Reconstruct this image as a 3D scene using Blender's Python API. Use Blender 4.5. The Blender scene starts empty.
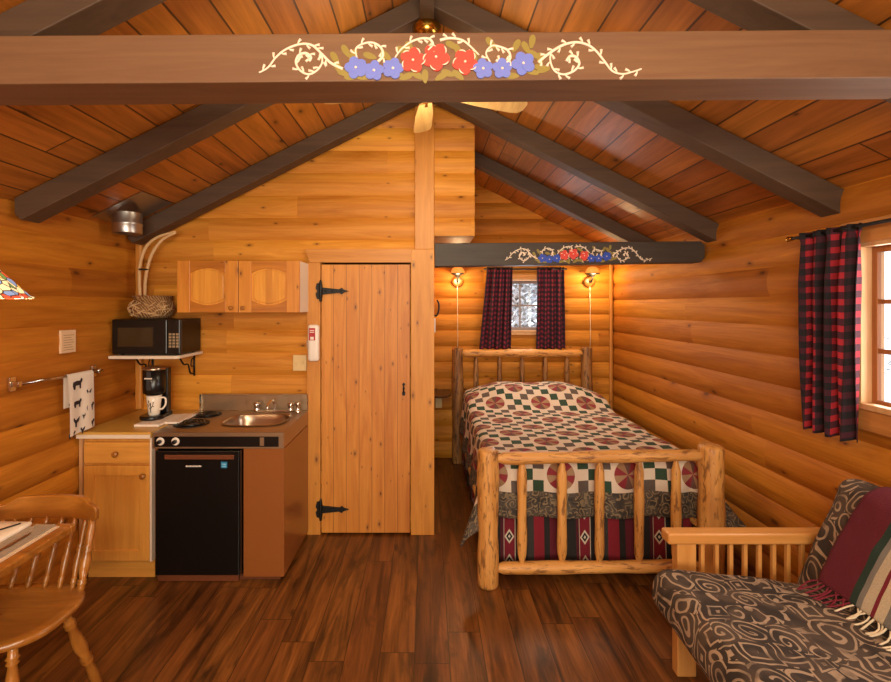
import bpy, math, random
from mathutils import Vector, Matrix, noise
random.seed(7)
PI = math.pi
COL = bpy.context.scene.collection
sc = bpy.context.scene

# ------------------------------------------------------------------ mesh kit
class MB:
    def __init__(s): s.v = []; s.f = []; s.uv = []; s.mi = []; s.sm = []
    def add(s, vs, fs, uvs=None, mi=0, smooth=False):
        b = len(s.v); s.v += [tuple(p) for p in vs]
        for i, f in enumerate(fs):
            s.f.append([b + k for k in f]); s.mi.append(mi); s.sm.append(smooth)
            s.uv.append(uvs[i] if uvs else None)
        return s
    def box(s, a, b, mi=0, M=None):
        x0, y0, z0 = a; x1, y1, z1 = b
        if x0 > x1: x0, x1 = x1, x0
        if y0 > y1: y0, y1 = y1, y0
        if z0 > z1: z0, z1 = z1, z0
        vs = [(x0,y0,z0),(x1,y0,z0),(x1,y1,z0),(x0,y1,z0),(x0,y0,z1),(x1,y0,z1),(x1,y1,z1),(x0,y1,z1)]
        if M: vs = [tuple(M @ Vector(p)) for p in vs]
        return s.add(vs, [(0,3,2,1),(4,5,6,7),(0,1,5,4),(1,2,6,5),(2,3,7,6),(3,0,4,7)], mi=mi)
    def prism(s, poly, axis, a0, a1, mi=0, smooth=False):
        # poly of 2d points in the two other axes (cyclic order), extruded along axis
        def P(p, a):
            return {'X': (a, p[0], p[1]), 'Y': (p[0], a, p[1]), 'Z': (p[0], p[1], a)}[axis]
        n = len(poly); vs = [P(p, a0) for p in poly] + [P(p, a1) for p in poly]
        s.add(vs, [tuple(range(n))[::-1], tuple(range(n, 2*n))], mi=mi)
        b = len(s.v) - 2*n
        for i in range(n):
            j = (i+1) % n
            s.f.append([b+i, b+j, b+n+j, b+n+i]); s.mi.append(mi); s.sm.append(smooth); s.uv.append(None)
        return s
    def tube(s, pts, rad, n=10, mi=0, caps=True, flat=None):
        pts = [Vector(p) for p in pts]; m = len(pts)
        if not hasattr(rad, '__len__'): rad = [rad]*m
        vs = []; up = None
        for i in range(m):
            t = (pts[min(i+1, m-1)] - pts[max(i-1, 0)])
            t = t.normalized() if t.length > 1e-9 else Vector((0,0,1))
            if up is None:
                up = Vector((0,0,1)) if abs(t.z) < .9 else Vector((1,0,0))
            a = t.cross(up); a.normalize(); b = a.cross(t); b.normalize(); up = b
            for k in range(n):
                q = 2*PI*k/n
                o = (a*math.cos(q) + b*math.sin(q))*rad[i]
                if flat: o = Vector((o.x*flat[0], o.y*flat[1], o.z*flat[2]))
                vs.append(tuple(pts[i] + o))
        fs = [(i*n+k, i*n+(k+1)%n, (i+1)*n+(k+1)%n, (i+1)*n+k) for i in range(m-1) for k in range(n)]
        s.add(vs, fs, mi=mi, smooth=True)
        if caps:
            b = len(s.v) - m*n
            for c in ([b+k for k in range(n)][::-1], [b+(m-1)*n+k for k in range(n)]):
                s.f.append(c); s.mi.append(mi); s.sm.append(False); s.uv.append(None)
        return s
    def lathe(s, prof, o=(0,0,0), n=24, mi=0, d=None, caps=True):
        # prof: (r, h) along direction d (default +Z) from o
        d = Vector(d if d else (0,0,1)).normalized(); o = Vector(o)
        up = Vector((0,0,1)) if abs(d.z) < .9 else Vector((1,0,0))
        a = d.cross(up).normalized(); b = a.cross(d).normalized(); vs = []
        for r, h in prof:
            for k in range(n):
                q = 2*PI*k/n; vs.append(tuple(o + d*h + (a*math.cos(q)+b*math.sin(q))*max(r, 1e-4)))
        m = len(prof)
        s.add(vs, [(i*n+k, i*n+(k+1)%n, (i+1)*n+(k+1)%n, (i+1)*n+k) for i in range(m-1) for k in range(n)], mi=mi, smooth=True)
        if caps:
            b0 = len(s.v)-m*n
            for c in ([b0+k for k in range(n)][::-1], [b0+(m-1)*n+k for k in range(n)]):
                s.f.append(c); s.mi.append(mi); s.sm.append(False); s.uv.append(None)
        return s
    def grid(s, fn, nu, nv, uvf=None, mif=None, smooth=True):
        vs = []; UV = []
        for j in range(nv+1):
            for i in range(nu+1):
                vs.append(tuple(fn(i/nu, j/nv))); UV.append(uvf(i/nu, j/nv) if uvf else (i/nu, j/nv))
        b = len(s.v); s.v += vs; w = nu+1
        for j in range(nv):
            for i in range(nu):
                q = [j*w+i, j*w+i+1, (j+1)*w+i+1, (j+1)*w+i]
                s.f.append([b+k for k in q]); s.uv.append([UV[k] for k in q]); s.sm.append(smooth)
                s.mi.append(mif((i+.5)/nu, (j+.5)/nv) if mif else 0)
        return s
    def rbox(s, dims, r, n=8, M=None, mi=0, wob=0.0):
        # rounded box centred at origin, cube sphere mapping
        hx, hy, hz = dims[0]/2, dims[1]/2, dims[2]/2
        for ax in range(3):
            for sg in (-1, 1):
                def fn(u, v, ax=ax, sg=sg):
                    h = (hx, hy, hz); p = [0, 0, 0]; p[ax] = sg*h[ax]
                    b, c = (ax+1) % 3, (ax+2) % 3
                    if sg < 0: b, c = c, b
                    def m(t, H):
                        # cluster samples at the rounded ends
                        t = t*2-1; k = abs(t); e = min(r, H*.99)
                        x = (k/.6)*(H-e) if k < .6 else (H-e)+(k-.6)/.4*e
                        return math.copysign(x, t)
                    p[b] = m(u, h[b]); p[c] = m(v, h[c])
                    core = Vector([max(-(h[i]-r), min(h[i]-r, p[i])) for i in range(3)])
                    q = Vector(p)-core
                    if q.length > 1e-9: q = q.normalized()*r
                    q = core+q
                    if wob:
                        q += Vector(noise.noise_vector(q*4.0))*wob
                    return tuple(M @ q) if M else tuple(q)
                s.grid(fn, n*2, n*2, mif=lambda a, b: mi)
        return s
    def build(s, name, mat=None, parent=None, world=False, label=None, cat=None, group=None, kind=None, bevel=0, seg=2, solid=0, sub=0, origin=None):
        me = bpy.data.meshes.new(name)
        if parent is not None: off = wloc(parent)
        elif world: off = Vector((0,0,0))
        elif origin: off = Vector(origin)
        else:
            xs = [p[0] for p in s.v]; ys = [p[1] for p in s.v]; zs = [p[2] for p in s.v]
            off = Vector(((min(xs)+max(xs))/2, (min(ys)+max(ys))/2, min(zs)))
        me.from_pydata([tuple(Vector(p)-off) for p in s.v], [], s.f)
        if any(u is not None for u in s.uv):
            uvl = me.uv_layers.new(name='UVMap'); k = 0
            for fi, f in enumerate(s.f):
                for c in range(len(f)):
                    uvl.data[k].uv = s.uv[fi][c] if s.uv[fi] else (0, 0); k += 1
        for m in (mat if isinstance(mat, (list, tuple)) else [mat]): me.materials.append(m)
        me.polygons.foreach_set('material_index', s.mi); me.polygons.foreach_set('use_smooth', s.sm)
        me.update()
        o = bpy.data.objects.new(name, me); COL.objects.link(o)
        if parent is not None: o.parent = parent
        else: o.location = off
        if solid:
            m = o.modifiers.new('s', 'SOLIDIFY'); m.thickness = solid; m.offset = 0
        if bevel:
            m = o.modifiers.new('b', 'BEVEL'); m.width = bevel; m.segments = seg; m.limit_method = 'ANGLE'; m.angle_limit = .6
        if sub:
            m = o.modifiers.new('u', 'SUBSURF'); m.levels = sub; m.render_levels = sub
        tag(o, label, cat, group, kind)
        return o
def ring(m, x0, x1, z0, z1, s_, y0, y1):
    v = []
    for y in (y0, y1):
        v += [(x0,y,z0),(x1,y,z0),(x1,y,z1),(x0,y,z1),(x0+s_,y,z0+s_),(x1-s_,y,z0+s_),(x1-s_,y,z1-s_),(x0+s_,y,z1-s_)]
    f = []
    for i in range(4):
        j = (i+1) % 4
        f += [(i,j,4+j,4+i), (8+j,8+i,12+i,12+j), (j,i,8+i,8+j), (4+i,4+j,12+j,12+i)]
    return m.add(v, f)
def wloc(o):
    v = Vector(o.location)
    while o.parent: o = o.parent; v += Vector(o.location)
    return v
def tag(o, label=None, cat=None, group=None, kind=None):
    if label: o['label'] = label
    if cat: o['category'] = cat
    if group: o['group'] = group
    if kind: o['kind'] = kind
    return o
def thing(name, loc, label, cat, group=None):
    o = bpy.data.objects.new(name, None); COL.objects.link(o); o.location = loc
    o.empty_display_size = .1
    return tag(o, label, cat, group)

# ------------------------------------------------------------------ material kit
def lin(h):
    if isinstance(h, str): h = [int(h[i:i+2], 16)/255 for i in (0, 2, 4)]
    return tuple(((c/12.92) if c <= .04045 else ((c+.055)/1.055)**2.4) for c in h)+(1,)
class NT:
    def __init__(s, name):
        s.m = bpy.data.materials.new(name); s.m.use_nodes = True; s.t = s.m.node_tree
        s.t.nodes.clear()
        s.out = s.t.nodes.new('ShaderNodeOutputMaterial'); s.b = s.t.nodes.new('ShaderNodeBsdfPrincipled')
        s.t.links.new(s.b.outputs[0], s.out.inputs[0])
    def n(s, t, ins=None, **pr):
        nd = s.t.nodes.new('ShaderNode'+t)
        for k, v in pr.items(): setattr(nd, k, v)
        for k, v in (ins or {}).items(): s.set(nd.inputs[k], v)
        return nd
    def set(s, sock, v):
        if isinstance(v, bpy.types.NodeSocket): s.t.links.new(v, sock)
        elif v is not None: sock.default_value = v
    def M(s, op, a, b=None, c=None):
        nd = s.t.nodes.new('ShaderNodeMath'); nd.operation = op
        for i, v in enumerate((a, b, c)): s.set(nd.inputs[i], v)
        return nd.outputs[0]
    def mix(s, f, a, b, bl='MIX'):
        nd = s.t.nodes.new('ShaderNodeMix'); nd.data_type = 'RGBA'; nd.blend_type = bl
        s.set(nd.inputs[0], f); s.set(nd.inputs[6], a); s.set(nd.inputs[7], b)
        return nd.outputs[2]
    def ramp(s, f, stops, interp='LINEAR'):
        nd = s.t.nodes.new('ShaderNodeValToRGB'); cr = nd.color_ramp; cr.interpolation = interp
        while len(cr.elements) < len(stops): cr.elements.new(.5)
        for e, (p, c) in zip(cr.elements, stops): e.position = p; e.color = c
        s.set(nd.inputs[0], f); return nd.outputs[0]
    def vec(s, x=0., y=0., z=0.):
        return s.n('CombineXYZ', {'X': x, 'Y': y, 'Z': z}).outputs[0]
    def coord(s, kind='Object'):
        c = s.n('TexCoord').outputs[kind]; sp = s.n('SeparateXYZ', {0: c})
        return c, sp.outputs
    def noise(s, v, scale, detail=3, rough=.55, dist=0):
        return s.n('TexNoise', {'Vector': v, 'Scale': scale, 'Detail': detail, 'Roughness': rough, 'Distortion': dist}).outputs[0]
    def fin(s, color, rough=.5, metal=0, bump=None, bs=.3, bd=.01, coat=0, **kw):
        s.set(s.b.inputs['Base Color'], color); s.set(s.b.inputs['Roughness'], rough); s.set(s.b.inputs['Metallic'], metal)
        if coat: s.b.inputs['Coat Weight'].default_value = coat; s.b.inputs['Coat Roughness'].default_value = .25
        for k, v in kw.items(): s.set(s.b.inputs[k.replace('_', ' ')], v)
        if bump is not None:
            bn = s.n('Bump', {'Strength': bs, 'Distance': bd, 'Height': bump}); s.t.links.new(bn.outputs[0], s.b.inputs['Normal'])
        return s.m
def plain(name, col, rough=.5, metal=0, **kw):
    t = NT(name); return t.fin(lin(col), rough, metal, **kw)
def wood(name, light, dark, g='Y', p='X', w=None, off=0., ln=None, var=.25, knots=1., rough=.5, seam=0., grain=1., bs=.25, coat=0, knotcol='3a1a08', flecks=0., blot=0., streak=.35, **kw):
    t = NT(name); c, xyz = t.coord(); ax = {'X': 0, 'Y': 1, 'Z': 2}
    q = [k for k in 'XYZ' if k not in (g, p)][0]
    A, P, Q = xyz[ax[g]], xyz[ax[p]], xyz[ax[q]]
    if w:
        sc_ = t.M('ADD', t.M('DIVIDE', P, w), off); idx = t.M('FLOOR', sc_)
        fr = t.M('FRACT', sc_)
        r1 = t.n('TexWhiteNoise', {'W': idx}, noise_dimensions='1D').outputs[0]
        if ln:
            js = t.M('ADD', t.M('DIVIDE', A, ln), t.M('MULTIPLY', r1, 7.3)); jx = t.M('FLOOR', js)
            rn = t.n('TexWhiteNoise', {'Vector': t.vec(idx, jx, 0.)}, noise_dimensions='2D')
            r1 = rn.outputs[0]; jf = t.M('FRACT', js)
    else: r1 = t.n('ObjectInfo').outputs['Random']
    sh = t.M('MULTIPLY', r1, 17.)
    gv = t.vec(t.M('ADD', t.M('MULTIPLY', A, 1.2*grain), sh), t.M('MULTIPLY', P, 14*grain), t.M('ADD', t.M('MULTIPLY', Q, 14*grain), sh))
    n1 = t.noise(gv, 1.0, 4, .6, 1.2)
    fv = t.vec(t.M('ADD', t.M('MULTIPLY', A, 4.*grain), sh), t.M('MULTIPLY', P, 90*grain), t.M('MULTIPLY', Q, 90*grain))
    n2 = t.noise(fv, 1.0, 3, .6)
    col = t.mix(t.ramp(n1, [(.3, (0,0,0,1)), (.7, (1,1,1,1))]), lin(light), lin(dark))
    col = t.mix(streak, col, t.mix(n2, col, t.mix(1., col, lin(dark), 'MULTIPLY')))
    if blot:
        bn = t.noise(t.vec(t.M('ADD', t.M('MULTIPLY', A, 2.5), sh), t.M('MULTIPLY', P, 9.), Q), 1., 3, .6, .8)
        col = t.mix(t.M('MULTIPLY', t.ramp(bn, [(.56, (0,0,0,1)), (.72, (1,1,1,1))]), blot), col, lin(knotcol))
    # board to board tone
    tone = t.M('ADD', 1-var, t.M('MULTIPLY', r1, 2*var))
    hs = t.n('HueSaturation', {'Hue': t.M('ADD', .5-var*.02, t.M('MULTIPLY', r1, var*.05)), 'Value': tone, 'Color': col}); col = hs.outputs[0]
    if knots:
        kv = t.vec(t.M('ADD', t.M('MULTIPLY', A, 2.6), t.M('MULTIPLY', r1, 41.)), t.M('MULTIPLY', P, 5.5), t.M('MULTIPLY', Q, 5.5))
        vo = t.n('TexVoronoi', {'Vector': kv, 'Scale': knots}, voronoi_dimensions='2D'); d = vo.outputs['Distance']
        gate = t.M('GREATER_THAN', t.n('SeparateXYZ', {0: vo.outputs['Color']}).outputs[0], .5)
        d2 = t.M('ADD', t.M('MULTIPLY', d, t.M('ADD', .6, t.M('MULTIPLY', t.n('SeparateXYZ', {0: vo.outputs['Color']}).outputs[1], 1.6))), t.M('MULTIPLY', t.noise(c, 60., 2), .03))
        k1 = t.ramp(d2, [(.04, (1,1,1,1)), (.075, (.35,.35,.35,1)), (.17, (0,0,0,1))])
        col = t.mix(t.M('MULTIPLY', t.M('MULTIPLY', k1, gate), .85), col, lin(knotcol))
    if flecks:
        fk = t.noise(t.vec(t.M('MULTIPLY', A, 9.), t.M('MULTIPLY', P, 42.), t.M('MULTIPLY', Q, 42.)), 1., 3, .65, .6)
        col = t.mix(t.M('MULTIPLY', t.ramp(fk, [(.53, (0,0,0,1)), (.64, (1,1,1,1))]), flecks), col, lin(knotcol))
    bump = t.M('ADD', t.M('MULTIPLY', n2, .25), t.M('MULTIPLY', n1, .5))
    if w and seam:
        e = t.M('MINIMUM', fr, t.M('SUBTRACT', 1., fr)); em = t.M('LESS_THAN', e, seam)
        if ln:
            je = t.M('MINIMUM', jf, t.M('SUBTRACT', 1., jf)); em = t.M('MAXIMUM', em, t.M('LESS_THAN', je, seam*w/ln))
        col = t.mix(t.M('MULTIPLY', em, .85), col, lin('1c0d05'))
        bump = t.M('SUBTRACT', bump, t.M('MULTIPLY', em, 2.))
    return t.fin(col, rough, bump=bump, bs=bs, bd=.004, coat=coat, **kw)

M = {}
M['logY'] = wood('log_siding_y', 'cc8228', 'a86214', 'Y', 'Z', .17, 0, 2.9, var=.17, rough=.62, bs=.12, knots=.9, Specular_IOR_Level=.25, knotcol='4a2006')
M['logX'] = wood('log_siding_x', 'da9234', 'b4701c', 'X', 'Z', .172, 0, 2.4, var=.17, rough=.6, bs=.12, knots=1.3, Specular_IOR_Level=.25, knotcol='4a2006')
M['sideX'] = wood('lap_siding', 'e29c3e', 'c0781f', 'X', 'Z', .163, .0, 1.9, var=.17, rough=.55, bs=.12, knots=1.5, Specular_IOR_Level=.3, knotcol='431c06')
M['roof'] = wood('roof_boards', 'c0722a', '8c5014', 'Y', 'X', .131, .3, 3.9, var=.2, rough=.45, seam=.03, bs=.2, knots=.9, knotcol='2c0f04')
M['floor'] = wood('laminate_floor', 'ae6a30', '4a280f', 'Y', 'X', .163, .36, 1.25, var=.16, knots=0, rough=.33, seam=.012, grain=1., bs=.1, knotcol='170b05', blot=.75, streak=.8)
M['doorw'] = wood('door_pine', 'e0983e', 'c27626', 'Z', 'X', .092, .3, None, var=.08, knots=2.1, rough=.5, seam=.012, bs=.1, knotcol='4a2006')
M['trimZ'] = wood('pine_trim_upright', 'da963e', 'c07a28', 'Z', 'X', knots=1.6, var=.05, bs=.1, knotcol='5a2a0c')
M['trimX'] = wood('pine_trim_level', 'da963e', 'c07a28', 'X', 'Z', knots=1.3, var=.05, bs=.1, knotcol='5a2a0c')
M['trimY'] = wood('pine_trim_deep', 'cf8f4c', 'b4763a', 'Y', 'Z', knots=.8, var=.05, bs=.1, knotcol='5a2a0c')
M['beamLit'] = wood('flash_lit_tie_beam', '86603f', '744e32', 'X', 'Z', knots=0, var=.02, rough=.6, bs=.25)  # beam brown made lighter: flash brightness on the near beam put into its colour
M['beam'] = wood('dark_brown_beam_paint', '5e4430', '4c3626', 'X', 'Z', knots=0, var=.02, rough=.6, bs=.25)
M['beam2'] = wood('dark_grey_beam_paint', '4c3e34', '382c24', 'X', 'Z', knots=0, var=.02, rough=.6, bs=.25)
M['maplX'] = wood('golden_maple', 'bc7a30', '8e5418', 'X', 'Y', knots=.6, var=.03, rough=.3, bs=.06, coat=.5)
M['maplZ'] = wood('golden_maple_upright', 'bc7a30', '8e5418', 'Z', 'X', knots=0, var=.03, rough=.3, bs=.05, coat=.5)
M['cabZ'] = wood('cabinet_birch', 'e4a64c', 'd0903c', 'Z', 'X', knots=0, var=.03, rough=.45, bs=.05)
M['cabX'] = wood('cabinet_birch_level', 'e4a64c', 'd0903c', 'X', 'Z', knots=0, var=.03, rough=.45, bs=.05)
M['pineZ'] = wood('cabinet_pine', 'eca844', 'd48c2e', 'Z', 'X', .045, 0, None, var=.09, knots=1.8, rough=.4, bs=.08, coat=.2, knotcol='5a2408')
M['pineF'] = wood('cabinet_pine_frame', 'e49c3c', 'cc802c', 'Z', 'X', knots=1.6, var=.03, rough=.4, bs=.08, coat=.2, knotcol='5a2408')
M['pineR'] = wood('cabinet_pine_rail', 'd08428', 'b0681c', 'X', 'Z', knots=1.6, var=.03, rough=.4, bs=.08, coat=.2, knotcol='5a2408')
M['futW'] = wood('futon_pine', 'dca05a', 'c88a44', 'X', 'Z', knots=.5, var=.03, rough=.4, bs=.05, coat=.2)
M['futZ'] = wood('futon_pine_upright', 'dca05a', 'c88a44', 'Z', 'X', knots=0, var=.03, rough=.4, bs=.05, coat=.2)
M['peelZ'] = wood('peeled_log_upright', 'e6ac60', 'c4863e', 'Z', 'X', knots=.8, var=.05, rough=.5, bs=.5, flecks=.72, knotcol='5c3014')
M['peelX'] = wood('peeled_log_level', 'e6ac60', 'c4863e', 'X', 'Z', knots=.8, var=.05, rough=.5, bs=.5, flecks=.72, knotcol='5c3014')
M['barkZ'] = wood('barky_log_upright', 'c08a4c', '7c4e28', 'Z', 'X', knots=1, var=.05, rough=.6, bs=.6, flecks=.85, knotcol='3e2210')
M['black'] = plain('black_plastic', '0c0b0b', .28)
M['matblk'] = plain('black_iron', '14110f', .5, .3)
M['blackgl'] = plain('black_glass', '090808', .08)
M['mwwin'] = plain('microwave_window', '3a2c1a', .15)
M['steel'] = plain('stainless_steel', 'b09a84', .28, 1)
M['steeldk'] = plain('brushed_steel_top', 'ac9478', .34, .85)
M['chrome'] = plain('chrome', 'd8d4d0', .12, 1)
M['galv'] = plain('galvanised_metal', 'b0aaa6', .35, 1)
M['brass'] = plain('polished_brass', 'c8963c', .2, 1)
M['white'] = plain('white_paint', 'e0cdb8', .5)
M['whitepl'] = plain('white_plastic', 'ecdfd2', .4)
M['cream'] = plain('cream_plastic', 'dcbc84', .45)
M['brownm'] = plain('brown_enamel', '8e5224', .3, coat=.3)
M['brownk'] = plain('brown_kick', '6c3a20', .4)
M['counter'] = plain('yellow_laminate', 'c89a48', .35)
M['red'] = plain('red_label', 'b02028', .5)
M['blue'] = plain('blue_sticker', '2878a0', .5)
M['paper'] = plain('paper', 'dcb894', .8)
M['ink'] = plain('ink', '2a2024', .7)
M['porc'] = plain('white_porcelain', 'ece0d0', .15, coat=.4)
M['pwhite'] = plain('cream_paint', 'f4dcc4', .55)
M['pblue'] = plain('periwinkle_paint', '6c78cc', .55)
M['pdblue'] = plain('dark_blue_paint', '2a48b0', .55)
M['pred'] = plain('coral_red_paint', 'dc4030', .55)
M['polive'] = plain('olive_paint', '8e7a34', .55)
M['raffia'] = plain('pale_willow', 'd0a878', .7)
M['cord'] = plain('white_cord', 'dcc8a8', .7)
M['tan'] = plain('button_tan', 'a08868', .5)
M['snow'] = plain('snow', 'e8ecf2', .8)

def t_basket():
    t = NT('woven_basket'); c, xyz = t.coord()
    n = t.n('TexWave', {'Vector': c, 'Scale': 26., 'Distortion': 5., 'Detail': 2.}, bands_direction='DIAGONAL').outputs[1]
    return t.fin(t.mix(n, lin('7c5434'), lin('b88c58')), .8, bump=n, bs=.8, bd=.01)
M['basket'] = t_basket()
def t_plaid(nm='buffalo_plaid', pu=.085, pv=.06, cs=('a81c2a', '441222', '181016')):
    t = NT(nm); c, uv = t.coord('UV')
    a = t.M('LESS_THAN', t.M('FRACT', t.M('DIVIDE', uv[0], pu)), .55); b = t.M('LESS_THAN', t.M('FRACT', t.M('DIVIDE', uv[1], pv)), .54)
    s = t.M('ADD', a, b)
    col = t.ramp(t.M('MULTIPLY', s, .5), [(0, lin(cs[0])), (.25, lin(cs[1])), (.75, lin(cs[2]))], 'CONSTANT')
    tw = t.noise(c, 400., 2)
    return t.fin(t.mix(.3, col, t.mix(tw, col, (0,0,0,1))), .9, bump=tw, bs=.2, bd=.002)
M['plaid'] = t_plaid()
M['plaid2'] = t_plaid('small_dark_plaid', .058, .05, ('8c1c34', '44142a', '1c1018'))
def t_quilt():
    t = NT('pinwheel_quilt'); c, uv = t.coord('UV'); B = .205
    u = t.M('DIVIDE', uv[0], B); v = t.M('DIVIDE', uv[1], B)
    bx = t.M('FLOOR', u); by = t.M('FLOOR', v)
    par = t.M('FLOORED_MODULO', t.M('ADD', bx, by), 2.)
    lx = t.M('SUBTRACT', t.M('FRACT', u), .5); ly = t.M('SUBTRACT', t.M('FRACT', v), .5)
    r = t.M('SQRT', t.M('ADD', t.M('MULTIPLY', lx, lx), t.M('MULTIPLY', ly, ly)))
    ang = t.M('FLOOR', t.M('MULTIPLY', t.M('ADD', t.M('DIVIDE', t.M('ARCTAN2', ly, lx), 2*PI), .5), 10.))
    am = t.M('FLOORED_MODULO', ang, 5.)
    wc = t.ramp(t.M('DIVIDE', t.M('ADD', am, .5), 5.), [(0, lin('8a2830')), (.2, lin('98704e')), (.4, lin('644036')), (.6, lin('84202c')), (.8, lin('a07c5c'))], 'CONSTANT')
    circ = t.M('LESS_THAN', r, .41)
    cream = lin('dcc6b0')
    pin = t.mix(circ, cream, wc)
    ix = t.M('FLOOR', t.M('MULTIPLY', t.M('FRACT', u), 3.)); iy = t.M('FLOOR', t.M('MULTIPLY', t.M('FRACT', v), 3.))
    ck = t.M('LESS_THAN', t.M('FLOORED_MODULO', t.M('ADD', ix, iy), 2.), .5)
    dg = t.M('LESS_THAN', t.M('ABSOLUTE', t.M('SUBTRACT', ix, iy)), .5)
    dk = t.mix(dg, lin('5a4c44'), lin('24402c'))
    chk = t.mix(ck, cream, dk)
    col = t.mix(t.M('GREATER_THAN', par, .5), chk, pin)
    pr = t.noise(c, 180., 2)
    col = t.mix(.25, col, t.mix(pr, col, (.05,.03,.02,1)))
    q = t.noise(c, 9., 2)
    e = t.M('MINIMUM', t.M('SUBTRACT', .5, t.M('ABSOLUTE', lx)), t.M('SUBTRACT', .5, t.M('ABSOLUTE', ly)))
    return t.fin(col, .9, bump=t.M('ADD', t.M('MINIMUM', t.M('MULTIPLY', e, 6.), 1.), q), bs=.35, bd=.01)
M['quilt'] = t_quilt()
def t_swirl(name, kind, scale, a, b, cc, th=.5, sub='UV', rings=26., dist=.35):
    t = NT(name); c, xyz = t.coord(kind)
    nz = t.n('TexNoise', {'Vector': c, 'Scale': scale*.55, 'Detail': 2.}).outputs[1]
    w = t.n('VectorMath', {0: nz, 1: (.5,.5,.5)}, operation='SUBTRACT').outputs[0]
    w = t.n('VectorMath', {0: w, 'Scale': dist/scale*3}, operation='SCALE').outputs[0]
    cv = t.n('VectorMath', {0: c, 1: w}, operation='ADD').outputs[0]
    v1 = t.n('TexVoronoi', {'Vector': cv, 'Scale': scale, 'Randomness': .75}); v2 = t.n('TexVoronoi', {'Vector': cv, 'Scale': scale, 'Randomness': .75}, distance='CHEBYCHEV')
    # spiral term: direction inside the cell
    dlt = t.n('VectorMath', {0: cv, 1: v1.outputs['Position']}, operation='SUBTRACT').outputs[0]
    sp = t.n('SeparateXYZ', {0: dlt}).outputs
    at = t.M('ARCTAN2', sp[1], sp[0])
    g = t.n('SeparateXYZ', {0: v1.outputs['Color']}).outputs
    s1 = t.M('SINE', t.M('ADD', t.M('MULTIPLY', v1.outputs['Distance'], rings), at))
    s2 = t.M('SINE', t.M('MULTIPLY', v2.outputs['Distance'], rings*1.1))
    pick = t.M('GREATER_THAN', g[0], .55)
    sv = t.n('Mix', {0: pick, 2: s1, 3: s2}, data_type='FLOAT').outputs[0]
    base = t.mix(t.ramp(t.noise(cv, scale*.8, 2), [(.42, (0,0,0,1)), (.55, (1,1,1,1))]), lin(a), lin(b))
    fl = t.M('MULTIPLY', t.ramp(sv, [(th, (0,0,0,1)), (min(.99, th+.18), (1,1,1,1))]), t.ramp(t.noise(cv, scale*1.4, 2), [(.3, (.25,.25,.25,1)), (.5, (1,1,1,1))]))
    col = t.mix(fl, base, lin(cc))
    fine = t.noise(c, 250., 2)
    return t.fin(t.mix(.3, col, t.mix(fine, col, (0,0,0,1))), .9, bump=t.noise(c, 14., 3), bs=.3, bd=.02)
M['futon'] = t_swirl('tribal_swirl_fabric', 'Object', 10., '34271e', '544234', 'b09478', .5, rings=24.)
M['paisley'] = t_swirl('paisley_border', 'UV', 20., '3c342e', '564a40', '8c7658', .4, rings=18.)
def stripes(name, stops, axis=0, period=1., diamonds=None, bs=.3):
    t = NT(name); c, uv = t.coord('UV')
    f = t.M('FRACT', t.M('DIVIDE', uv[axis], period))
    col = t.ramp(f, [(p, lin(h)) for p, h in stops], 'CONSTANT')
    if diamonds:
        c0, hw, pitch, hc, mc = diamonds
        dx = t.M('ABSOLUTE', t.M('SUBTRACT', f, c0)); dx = t.M('DIVIDE', dx, hw)
        dy = t.M('ABSOLUTE', t.M('SUBTRACT', t.M('FRACT', t.M('DIVIDE', uv[1-axis], pitch)), .5)); dy = t.M('MULTIPLY', dy, 3.2)
        s = t.M('ADD', dx, dy)
        col = t.mix(t.M('LESS_THAN', s, .95), col, lin(hc)); col = t.mix(t.M('LESS_THAN', s, .62), col, lin(mc)); col = t.mix(t.M('LESS_THAN', s, .25), col, lin(hc))
    tw = t.noise(t.vec(t.M('MULTIPLY', uv[0], 160.), t.M('MULTIPLY', uv[1], 160.), 0.), 1., 2)
    return t.fin(t.mix(.35, col, t.mix(tw, col, (0,0,0,1))), .95, bump=tw, bs=bs, bd=.004)
M['sw'] = stripes('southwest_stripes', [(0,'641424'),(.14,'842434'),(.18,'26201f'),(.34,'541420'),(.38,'c8b49c'),(.39,'7c1424'),(.53,'c8b49c'),(.54,'26201f'),(.70,'3a3430'),(.78,'8c1c2c'),(.92,'26201f')], 0, .46, (.46, .07, .15, 'dccab4', '201818'))
M['afghan'] = stripes('striped_afghan', [(0,'641020'),(.35,'24382c'),(.42,'847c74'),(.47,'c8b498'),(.56,'7c1828'),(.595,'d0bc9c'),(.68,'7c766e'),(.78,'20382e'),(.87,'641020')], 0, .40, bs=.8)
def t_glass():
    t = NT('window_glass'); g = t.n('BsdfGlossy', {'Roughness': .02}); tr = t.n('BsdfTransparent'); fr = None
    mx = t.n('MixShader', {0: .06, 1: tr.outputs[0], 2: g.outputs[0]}); t.t.links.new(mx.outputs[0], t.out.inputs[0]); return t.m
M['glass'] = t_glass()
def emis(name, col, st):
    t = NT(name); t.set(t.b.inputs['Emission Color'], lin(col)); t.b.inputs['Emission Strength'].default_value = st
    t.b.inputs['Base Color'].default_value = lin(col); return t.m
M['amber'] = emis('lit_amber_glass', 'e08838', .7)
M['bulb'] = emis('lit_bulb', 'ffcf90', 8.)
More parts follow.
